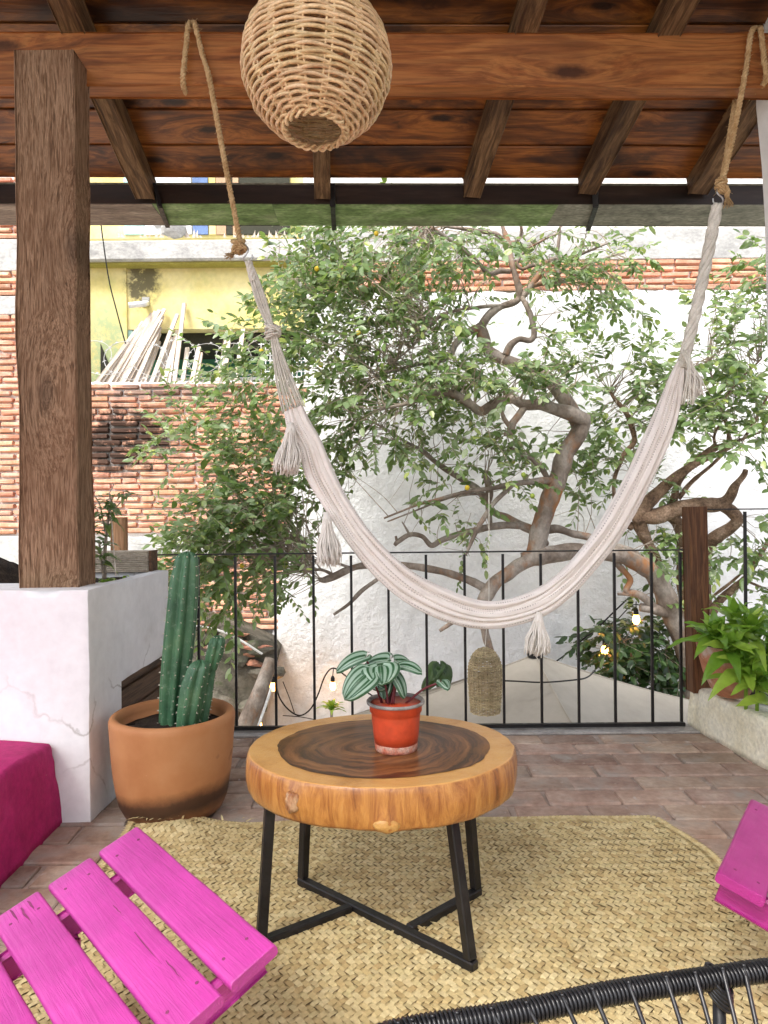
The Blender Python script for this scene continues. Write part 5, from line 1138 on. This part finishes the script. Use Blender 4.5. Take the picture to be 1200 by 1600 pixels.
for a, j in ((FL, J1), (BRt, J2)):
    d = (j - a).normalized(); bart('base_bar', a - d * w_ / 2, j - d * w_ * .56)
for a, t_ in zip((FL, BL_, FR, BRt), tops):
    t_ = V((t_.x, t_.y, zt2)); d = (t_ - a).normalized(); bart('leg', a + d * (w_ * .52), t_)

# ------------------------------------------------------------------ potted watermelon plant on the table
pp = V((P(619, 1165, 2.03).x, 2.03, tz + .0014)); ppot = thing('plastic_pot', 'red plastic nursery pot with scuffed base standing on the log table', 'pot', pp)
obj('body', MB().lathe([(.062, .018), (.066, .05), (.0705, .1), (.0715, .108), (.075, .111), (.0765, .131), (.0775, .133)], 56, pp, .01), m_redpot, ppot, smooth=True)
obj('rim', MB().lathe([(.0778, .131), (.0835, .133), (.0845, .139), (.082, .142), (.0755, .14), (.073, .128), (.066, .11)], 56, pp, .02), m_rimgrey, ppot, smooth=True)
obj('base', MB().lathe([(.055, .0), (.0605, .001), (.0615, .01), (.0628, .019), (.0623, .03)], 48, pp, .025), m_redscuff, ppot, smooth=True)
mb = MB().lathe([(.0715, .118), (.05, .121), (.02, .124), (0, .125)], 30, pp); mb.v = [(x, y, z + .009 * mnoise.noise(V((x * 70, y * 70, 0)))) for x, y, z in mb.v]; obj('soil', mb, m_soil, ppot, smooth=True)
pep = thing('peperomia', 'small plant with silver striped round leaves and dark red stems in the red pot', 'plant', pp + V((0, 0, .12)))
def broad(name, root, tip_p, base_p, width, up, mat, cup=.12, droop=.15, heart=.18, tipk=1.0):
    """rounded heart leaf from base_p (stem end) to tip_p, with uv across and along"""
    a, b = V(base_p), V(tip_p); x = (b - a); L = x.length; x.normalize(); y = V(up).cross(x).normalized(); z = x.cross(y)
    mb = MB(); mb.uv = []; nu, nv = 10, 12
    for j in range(nv + 1):
        t = j / nv; w_ = width / 2 * (math.sin(math.pi * min(1, t ** .8)) ** .5 if 0 < t < 1 else 0)
        for i in range(nu + 1):
            s_ = i / nu * 2 - 1; back = -heart * L * (abs(s_) ** 1.3) * (1 - t) ** 1.5
            p = a + x * (L * t + back) + y * (s_ * w_ + (s_ * width * .18 * (1 - t) ** 3)) + z * (cup * width * (abs(s_) ** 1.5) * .5 - droop * L * t * t + .1 * L * math.sin(math.pi * t) + .006 * math.cos(s_ * 9))
            mb.v.append(tuple(p)); mb.uv.append((i / nu, t))
    for j in range(nv):
        for i in range(nu): k = j * (nu + 1) + i; mb.f.append((k, k + 1, k + nu + 2, k + nu + 1))
    return obj(name, mb, mat, root, smooth=True)
def stemto(root, a, b, r=.0028, mat=None, sag=.01, name='stem'):
    a, b = V(a), V(b); m_ = a.lerp(b, .5) + V((0, 0, sag)); obj(name, MB().tube(spline([a, m_, b], 6), r, 6), mat or m_stem, root, smooth=True)
so = pp + V((0, 0, .12))
PL = [((594, 1040, 1.99), (597, 1068, 1.945), 46, (0, -1, .6), (604, 1097)), ((577, 1052, 1.97), (537, 1090, 1.93), 36, (-.1, -.9, .75), (597, 1098)), ((571, 1025, 2.06), (524, 1045, 2.03), 24, (0, -.35, 1), (598, 1098)),
      ((605, 1030, 2.1), (562, 1042, 2.13), 32, (0, -.3, 1), (608, 1096)), ((625, 1040, 2.04), (659, 1047, 2.0), 22, (0, -.25, 1), (614, 1098)), ((612, 1050, 2.02), (636, 1088, 1.99), 24, (.8, -.5, .6), (612, 1099)), ((605, 1048, 2.05), (598, 1090, 2.0), 24, (-.4, -.9, .2), (610, 1099)),
      ((690, 1065, 2.0), (700, 1074, 1.96), 16, (.3, -.8, .6), (634, 1096)), ((585, 1062, 2.05), (600, 1075, 2.0), 20, (-.7, -.5, .5), (607, 1099)), ((618, 1032, 2.12), (645, 1036, 2.14), 24, (0, -.4, 1), (613, 1096))]
for bpt, tpt, wpx, up, st in PL:
    b_, t_ = P(*bpt), P(*tpt); broad('leaf', pep, t_, b_, 1.25 * wpx / F * bpt[2], up, m_pep, cup=.08); stemto(pep, P(st[0], st[1] + 3, 2.03), b_ + (t_ - b_) * .02, .0032 if wpx > 20 else .0036)
for a, b in (((606, 1100), (602, 1070)), ((615, 1100), (617, 1058)), ((611, 1100), (620, 1072))): stemto(pep, P(a[0], a[1], 2.0), P(b[0], b[1], 2.0), .003)

# ------------------------------------------------------------------ woven palm mat
random.seed(51)
mat_ = thing('palm_mat', 'large woven straw palm mat spread under the log table', 'mat', (.08, 1.75, 0))
mx0, mx1, my0, my1 = -.975, 1.125, .72, 2.705
def xr(y): return mx1 + .02 * mnoise.noise(V((4, y * 5, 0))) - .1 * (max(0, min(1.2, (y - 2.36) / .35)) ** 1.6)
def medge(x, y):
    ok = mx0 + .012 * mnoise.noise(V((1, y * 4, 0))) < x < xr(y)
    return ok and my0 < y < my1 + .02 * mnoise.noise(V((x * 3, 7, 0))) + .012 * math.sin(x * 2.2)
def mz(x, y):
    z = .006 + .006 * max(0, mnoise.noise(V((x * 2.1, y * 2.1, 6)))) + .002 * mnoise.noise(V((x * 9, y * 9, 2)))
    e = max(0, 1 - (my1 - y) / .08) * .006 * (1 + mnoise.noise(V((x * 5, 0, 2)))) + max(0, 1 - (mx1 - x) / .12) * .03 * max(0, mnoise.noise(V((3, y * 4, 1)))) + .05 * math.exp(-((x + .82) / .14) ** 2 - ((y - 2.66) / .09) ** 2)
    return z + e
sw = .0152; inv = 1 / math.sqrt(2); floats = MB()
N = int(2.2 / sw * 1.5)
cx0, cy0 = (mx0 + mx1) / 2, (my0 + my1) / 2
for i in range(-N, N):
    for j in range(-N, N):
        # cell (i, j): strips u run along +45 deg, strips v along -45 deg ; over two, under two
        ph = (i + j) % 4
        for kind in (0, 1):
            if kind == 0 and ph != 0: continue
            if kind == 1 and ph != 2: continue
            if kind == 0: ci, cj, du, dv = i + .5, j, 1, 0
            else: ci, cj, du, dv = i, j + .5, 0, 1
            a_, b_ = ci * sw, cj * sw
            x = cx0 + (a_ - b_) * inv; y = cy0 + (a_ + b_) * inv
            if not medge(x, y): continue
            d = V(((du - dv) * inv, (du + dv) * inv, 0)); nrm = V((-d.y, d.x, 0))
            L = sw * 1.2; w_ = sw * ru(.475, .52); h = ru(.0018, .0034); tw_ = ru(-.0012, .0012); c = V((x, y, 0)) + nrm * ru(-.001, .001); o = len(floats.v)
            for t, hz in ((-1, -.0012), (-.45, h), (.45, h), (1, -.0012)):
                for s_ in (-1, 1):
                    q = c + d * (L * t) + nrm * (w_ * s_ * (.86 if abs(t) == 1 else 1)); floats.v.append((q.x, q.y, mz(q.x, q.y) + hz + tw_ * s_ ))
            for t in range(3): floats.f.append((o + 2 * t, o + 2 * t + 2, o + 2 * t + 3, o + 2 * t + 1))
tag(obj('woven_strips', floats, m_straw, mat_), kind='stuff')
mb = MB(); nx, ny = 70, 66
for j in range(ny + 1):
    for i in range(nx + 1):
        y = my0 + .01 + (my1 - my0 - .035) * j / ny; x = mx0 + .015 + (xr(y) - .015 - mx0 - .015) * i / nx; mb.v.append((x, y, mz(x, y) - .0035))
for j in range(ny):
    for i in range(nx): a = j * (nx + 1) + i; mb.f.append((a, a + 1, a + nx + 2, a + nx + 1))
obj('backing', mb, m_strawdark, mat_)
braid = MB()
def braid_edge(p0, p1, off):
    L = (p1 - p0).length; n = int(L / .0135); d = (p1 - p0).normalized(); nr = V((-d.y, d.x, 0))
    for i in range(n):
        for s_ in (-1, 1):
            c = p0 + d * (i * L / n) + nr * (s_ * .009); 
            if off == 0: c.y = my1 + .02 * mnoise.noise(V((c.x * 3, 7, 0))) + .012 * math.sin(c.x * 2.2) - .01 + nr.y * s_ * .009
            else:
                e = xr(c.y) if off == 1 else mx0 + .012 * mnoise.noise(V((1, c.y * 4, 0)))
                c.x = e + (-.008 if off == 1 else .008) + nr.x * s_ * .009
            dd = (d * .7 + nr * s_ * .7).normalized(); n2 = V((-dd.y, dd.x, 0)); o = len(braid.v); zz = mz(min(c.x, mx1), min(c.y, my1)) + .003
            for t, hz in ((-1, 0), (0, .005), (1, 0)):
                for q in (-1, 1): r_ = c + dd * (.016 * t) + n2 * (.0065 * q); braid.v.append((r_.x, r_.y, zz + hz))
            for t in range(2): braid.f.append((o + 2 * t, o + 2 * t + 2, o + 2 * t + 3, o + 2 * t + 1))
braid_edge(V((mx0, my1, 0)), V((xr(my1) - .01, my1, 0)), 0); braid_edge(V((mx1, my0, 0)), V((mx1, my1, 0)), 1); braid_edge(V((mx0, my0, 0)), V((mx0, my1, 0)), 2)
tag(obj('braided_edge', braid, m_straw, mat_), kind='stuff')
fray = MB()
for (cx, cy, n_) in ((-.84, 2.64, 30), (1.1, 2.06, 40), (-.6, 2.68, 6), (.1, 2.0, 8), (.55, 1.9, 8), (.35, 2.3, 6)):
    for _ in range(n_):
        p = V((cx + ru(-.09, .09), cy + ru(-.05, .05), mz(cx, cy) + .008)); a = ru(0, 6.28); L = ru(.02, .06); d = V((math.cos(a), math.sin(a), ru(-.05, .35))); n2 = V((-math.sin(a), math.cos(a), 0)) * .004
        fray.add([p - n2, p + n2, p + d * L * .5 + n2 * .8 + V((0, 0, .004)), p + d * L * .5 - n2 * .8 + V((0, 0, .004)), p + d * L], [(0, 1, 2, 3), (3, 2, 4)])
tag(obj('frayed_ends', fray, m_straw, mat_), kind='stuff')

# ------------------------------------------------------------------ pink slatted chairs
def slat(root, c, d, e, L, W, th, mat, nails=True, seed=0):
    """plank centred at c, long axis d, width axis e; rounded edges"""
    n_ = d.cross(e).normalized()
    if n_.z < 0: n_ = -n_
    y = n_.cross(d); M = Matrix((d, y, n_)).transposed().to_4x4(); M.translation = c
    prof = []
    rr_ = .008
    for sx, sz, a0 in ((1, 1, 0), (-1, 1, 90), (-1, -1, 180), (1, -1, 270)):
        for a in (0, 30, 60, 90): q = R(a0 + a); prof.append((sx * (W / 2 - rr_) + rr_ * math.cos(q), sz * (th / 2 - rr_) + rr_ * math.sin(q)))
    mb = MB(); k = len(prof); xs = [(-L / 2, .92), (-L / 2 + .004, 1)] + [-L / 2 + L * i / 14 for i in range(1, 14)] + [(L / 2 - .004, 1), (L / 2, .92)]
    for x in xs:
        x, s_ = x if isinstance(x, tuple) else (x, 1)
        for (a, b) in prof: mb.v.append((x, a * (1 - (1 - s_) * .12) + .0018 * mnoise.noise(V((x * 7, a * 9, seed))), b * s_ + .0009 * mnoise.noise(V((x * 12, a * 30, seed + 4)))))
    for i in range(len(xs) - 1):
        for j in range(k): j2 = (j + 1) % k; mb.f.append((i * k + j, i * k + j2, (i + 1) * k + j2, (i + 1) * k + j))
    mb.f.append(tuple(reversed(range(k)))); mb.f.append(tuple((len(xs) - 1) * k + j for j in range(k)))
    s = obj('slat', mb, mat, root, M, True)
    for p in s.data.polygons:
        if len(p.vertices) > 4: p.use_smooth = False
    if nails:
        for sx in (-1, 1):
            for sy in (-.27, .27):
                q = V((sx * (L / 2 - .055 + ru(-.008, .008)), sy * W + ru(-.006, .006), th / 2))
                obj('nail', MB().lathe([(.0036, -.002), (.0036, .0004), (.0024, .001), (0, .0002)], 8, (0, 0, 0)), m_nail, s, M @ Matrix.Translation(q))
    return s
m_nail = plain('rusty_painted_nail', (.22, .035, .12), .6)
random.seed(61)
def pink_chair(label, A, d, e, mat, nslats, L, side):
    """A: corner of the front slat; d: along the slats, e: from the front slat towards the back"""
    root = thing('pink_chair', label, 'chair', (A.x, A.y, 0)); W, th, pitch = .1, .024, .119
    n_ = d.cross(e).normalized(); n_ = n_ if n_.z > 0 else -n_
    for i in range(nslats):
        c = A + d * (L / 2 + ru(-.004, .004)) + e * (W / 2 + pitch * i) - n_ * th / 2
        sl_ = slat(root, c, d, e, L * (1 + ru(-.006, .006)), W * ru(.98, 1.02), th, mat, True, i)
        if side == 0 and i in (1, 2):                 # weathered splits in the boards
            M = WM[sl_.name]
            for (x0, y0, L_) in (((-L / 2 + .004, -.012, .06), (-L / 2 + .02, .004, .075), (-L / 2 + .012, .022, .05)) if i == 2 else ((.02, .012, .12), (.14, .02, .07), (-.09, .018, .05))):
                w_ = .0022 if i == 2 else .0009; o = 0; ck = MB()
                for k in range(7): t = k / 6; y = y0 + .003 * mnoise.noise(V((x0 * 30 + k * 1.7, y0 * 90, 0))); h = w_ * math.sin(math.pi * min(.98, t + .15)) + .0002; ck.v += [(x0 + L_ * t, y - h, th / 2 + .0012), (x0 + L_ * t, y + h, th / 2 + .0012)]
                for k in range(6): ck.f.append((o + 2 * k, o + 2 * k + 2, o + 2 * k + 3, o + 2 * k + 1))
                obj('split', ck, m_nail, sl_, M)
    for t in (.085, L - .055):
        a, b = A + d * t - e * -.012 - n_ * (th + .034), A + d * t + e * (pitch * nslats + .05) - n_ * (th + .034)
        beam('side_rail', a, b, .024, .066, mat, root, n_, .006)
    a = A + d * .1 + e * .30 - n_ * (th + .05); b = A + d * (L - .07) + e * .30 - n_ * (th + .05); beam('cross_rail', a, b, .03, .05, mat, root, n_, .005)
    for t in (.05, L - .02):
        t = min(max(t, .12), L - .12); f = A + d * t + e * .24 - n_ * (th + .04); beam('leg', V((f.x, f.y, 0)), f, .05, .028, mat, root, d, .004)
        r_ = A + d * t + e * (pitch * nslats + .03) - n_ * (th + .05); beam('leg', V((r_.x + e.x * .06, r_.y + e.y * .06, 0)), r_, .05, .028, mat, root, d, .004)
    up = (e * .42 + V((0, 0, 1)) * .9).normalized()
    for i in range(4):
        c = A + d * (.07 + (L - .14) * i / 3) + e * (pitch * nslats + .03) + up * .3
        slat(root, c, up, d, .66, .1, .02, mat, False, i + 20)
    return root
d_ = V((.6915, -.7196, -.0635)).normalized(); e_ = V((-.699, -.644, -.3125)).normalized()
pink_chair('bright pink slatted wooden chair at the lower left, its seat facing the log table', P(215, 1290, 1.72), d_, e_, m_pink, 5, .58, 0)
P2 = PZ(1121, 1362, .41); P1 = PZ(1173, 1247, .41); d2 = (P2 - P1).normalized(); w2 = V((.814, -.58, 0)); w2 = (w2 - d2 * w2.dot(d2)).normalized(); e2 = (w2 * .95 + V((0, 0, -.31))).normalized()
e2 = (e2 - d2 * e2.dot(d2)).normalized()
pink_chair('deep pink slatted wooden chair cut off at the right edge, opposite the bright pink one', P1, d2, e2, m_pink2, 4, (P2 - P1).length, 1)

# ------------------------------------------------------------------ black cord chair in the foreground
random.seed(71)
bk = thing('cord_chair', 'black round chair strung with plastic cord, its wrapped rim cutting the lower right corner', 'chair', (.45, .62, 0))
zc = .52
rim = [PZ(600, 1618, zc), PZ(665, 1604, zc), PZ(800, 1584, zc), PZ(950, 1553, zc), PZ(1100, 1530, zc), PZ(1200, 1516, zc), V((.72, 1.06, zc)), V((.9, .97, zc)), V((.98, .75, zc)), V((.9, .5, zc)), V((.6, .34, zc)), V((.25, .32, zc)), V((.02, .45, zc)), V((-.08, .65, zc)), V((-.06, .84, zc))]
full = spline(rim + [rim[0]], 16)
obj('rim_tube', MB().tube(full, .0115, 10, False), m_cord, bk, smooth=True)
hel = []; L = 0; dl = dens(full, .00055); aa = None
for i, p in enumerate(dl[:-1]):
    t = (dl[i + 1] - p).normalized(); a = t.cross(V((0, 0, 1))).normalized(); b = t.cross(a); L += (dl[i + 1] - p).length
    q = L / .0062 * 6.28318; hel.append(p + (a * math.cos(q) + b * math.sin(q)) * .0135)
obj('wrapping_cord', MB().tube(hel, .0029, 4, False), m_cord, bk, smooth=True)
ctr = V((.45, .62, .34)); n_ = 42
for i in range(n_):
    p = full[int(i * (len(full) - 1) / n_)]; out = (p - V((ctr.x, ctr.y, p.z))).normalized()
    q = ctr + out * .05 + V((0, 0, ru(-.01, .01)))
    obj('cord', MB().tube(spline([p - out * .004 + V((0, 0, .017)), p - out * .018, p.lerp(q, .35) - V((0, 0, .035)), p.lerp(q, .7) - V((0, 0, .03)), q], 5), .0033, 6), m_cord, bk, smooth=True)
obj('centre_ring', MB().tube([ctr + V((math.cos(a) * .05, math.sin(a) * .05, 0)) for a in [6.2832 * t / 24 for t in range(25)]], .009, 8, False), m_iron, bk, smooth=True)
jn = P(1123, 1535, 1.035)
for p in (PZ(1123, 1527, zc), V((.12, .4, zc)), V((.88, .5, zc)), V((0.0, .88, zc))):
    f = V((p.x + (p.x - .45) * .12, p.y + (p.y - .62) * .12 - .05, 0)); obj('leg', MB().tube([p - V((0, 0, .01)), p.lerp(f, .5), f], .009, 10), m_iron, bk, smooth=True)
    w2_ = MB(); dn = (f - p).normalized()
    for k in range(5): w2_.tube([p + V((math.cos(a) * .017, math.sin(a) * .017, .012 - .006 * k - .03 * (1 + math.cos(a + .6)) * .5)) for a in [6.2832 * t / 16 for t in range(17)]], .0031, 5, False)
    obj('binding', w2_, m_cord, bk, smooth=True)

# ------------------------------------------------------------------ plants in the planters
random.seed(81)
bw_c = V((P(1143, 1080, 3.6).x, 3.6, .215)); bowl = thing('terracotta_bowl', 'weathered terracotta bowl half hidden under the strap leaved plant', 'pot', bw_c)
obj('body', MB().lathe([(.06, .03), (.075, .032), (.1, .07), (.135, .15), (.155, .23), (.165, .28), (.168, .29), (.158, .292), (.148, .27)], 40, bw_c, .02), m_oldterra, bowl, smooth=True)
obj('soil', MB().lathe([(.148, .268), (.08, .275), (0, .28)], 24, bw_c), m_soil, bowl, smooth=True)
lp = thing('leafy_plant', 'bright green plant with rosettes of long pointed glossy leaves spilling over the bowl', 'plant', bw_c + V((0, 0, .28)))
def strap(root, o, d, L, W, up, mat, curl=.5, wave=.006, fold=.3):
    d = V(d).normalized(); y = V(up).cross(d); y = y.normalized() if y.length > .05 else d.orthogonal().normalized(); z = d.cross(y); mb = MB(); n = 9; ph = ru(0, 6)
    for j in range(n + 1):
        t = j / n; w_ = W / 2 * max(.02, (min(1, .45 + t * 1.9)) * (1 - t ** 2.6)) 
        c = V(o) + d * L * (t - .12 * curl * t * t) - V((0, 0, 1)) * curl * L * t * t * .75 + z * .08 * L * math.sin(math.pi * t)
        for s_ in (-1, -.5, 0, .5, 1): mb.v.append(tuple(c + y * (w_ * s_) + z * (abs(s_) * fold * w_ + wave * abs(s_) * math.sin(t * 14 + ph + s_))))
    for j in range(n):
        for i in range(4): k = j * 5 + i; mb.f.append((k, k + 1, k + 6, k + 5))
    return obj('leaf', mb, mat, root, smooth=True)
stems = MB()
for (px, py, D, n, Lm, tilt) in ((1118, 992, 3.42, 17, .18, (-.25, -.35)), (1170, 985, 3.42, 18, .22, (.05, -.3)), (1140, 1010, 3.36, 13, .17, (-.2, -.7)), (1165, 1040, 3.34, 12, .17, (-.05, -.8)), (1148, 965, 3.5, 11, .18, (-.05, -.1)), (1183, 1062, 3.3, 13, .18, (-.1, -.6)), (1205, 1015, 3.35, 12, .2, (.1, -.5)), (1150, 1020, 3.4, 8, .17, (-.1, -.6)), (1225, 960, 3.5, 9, .2, (.2, -.2)), (1192, 1040, 3.45, 7, .17, (0, -.4)), (1215, 1085, 3.28, 8, .16, (0, -.6))):
    o = P(px, py, D); ax2 = V((tilt[0], tilt[1], 1)).normalized(); u = ax2.orthogonal().normalized(); v = ax2.cross(u)
    for k in range(n):
        f = k / (n - 1); a = k * 2.39996 + px; el = R(8 + 62 * f)
        d = (u * math.cos(a) + v * math.sin(a)) * math.cos(el) + ax2 * math.sin(el)
        strap(lp, o - ax2 * .05 * (1 - f), d, 1.3 * Lm * (1.0 - .45 * f) * ru(.9, 1.12), ru(.062, .08) * (1 - .25 * f), ax2, m_leaf3, ru(.15, .6) * (1 - .7 * f))
    b = V((bw_c.x + ru(-.05, .12), bw_c.y, .42)) if py < 1030 else V((o.x + .05, o.y + .1, .17)); stems.tube(spline([b, b.lerp(o, .6) + V((0, 0, .04)), o - ax2 * .05], 5), .009, 6)
obj('stem', stems, m_leaf3, lp, smooth=True)
yp = thing('shrub', 'young thin stemmed shrub with drooping leaves in the white planter beside the post', 'shrub', V((P(165, 890, 3.25).x, 3.25, .86)))
sm = MB(); s1 = spline([P(163, 905, 3.25), P(164, 860, 3.25), P(168, 820, 3.25), P(172, 790, 3.25), P(178, 775, 3.25)], 6); sm.tube(s1, spline1([.011, .009, .006, .004, .002], 6), 6)
s2 = spline([P(170, 815, 3.25), P(180, 795, 3.22), P(196, 778, 3.2), P(205, 772, 3.2)], 6); sm.tube(s2, .003, 5); s3 = spline([P(164, 830, 3.25), P(156, 790, 3.25), P(148, 775, 3.25)], 6); sm.tube(s3, .003, 5); s4 = spline([P(160, 895, 3.2), P(158, 870, 3.2), P(155, 848, 3.2)], 6); sm.tube(s4, .005, 5)
obj('stem', sm, m_twig, yp, smooth=True); obj('stake', MB().tube([P(181, 900, 3.2), P(171, 770, 3.24), P(178, 757, 3.24)], .003, 5), m_batten, yp)
for pts, cnt in ((s1, 34), (s2, 9), (s3, 8), (s4, 20)):
    for _ in range(cnt):
        p = random.choice(pts[len(pts) // 5:]); a = ru(0, 6.28); strap(yp, p, (math.cos(a), math.sin(a) - .3, ru(-.2, .5)), ru(.05, .1), ru(.022, .034), (0, -.3, 1), m_leaf, ru(.2, .8), .002)
gc = thing('seedling', 'low green seedlings in the soil of the white planter', 'plant', P(190, 900, 3.35) * 1)
for _ in range(16):
    p = V((ru(-1.42, -1.26), ru(3.15, 3.5), .875)); a = ru(0, 6.28); strap(gc, p, (math.cos(a), math.sin(a), ru(.4, 1.1)), ru(.05, .09), ru(.02, .03), (0, 0, 1), m_leaf3, ru(.3, .9), .002)
rs = thing('rosette_plant', 'small bright green rosette plant against the white wall under the warm bulb', 'plant', P(518, 1130, 6.9))
for k in range(16):
    a = k * 2.4; el = R(15 + 60 * k / 16); strap(rs, P(518, 1112, 6.9), (math.cos(a) * math.cos(el), math.sin(a) * math.cos(el), math.sin(el)), ru(.15, .24), .05, (0, 0, 1), m_leaf3, .4, .004)
obj('stem', MB().tube([P(518, 1300, 6.9), P(518, 1112, 6.9)], .015, 6), m_twig, rs)
ep = thing('broad_leaf_plant', 'dark plant with broad drooping leaves behind the parasol, left of the basket lamp', 'plant', P(682, 1080, 6.8))
for bpt, tpt, wd, up in (((684, 1040, 6.8), (672, 1062, 6.65), 24, (-.3, -1, .3)), ((690, 1044, 6.8), (692, 1080, 6.6), 30, (.2, -1, .3)), ((688, 1038, 6.8), (702, 1056, 6.75), 18, (.5, -.6, .5)), ((680, 1060, 6.8), (660, 1078, 6.7), 22, (-.4, -.8, .5))):
    broad('leaf', ep, P(*tpt), P(*bpt), wd / F * 6.8, up, m_leaf2, heart=.25)
obj('stem', MB().tube([P(684, 1300, 6.9), P(684, 1100, 6.85), P(687, 1040, 6.8)], .012, 6), m_twig, ep)
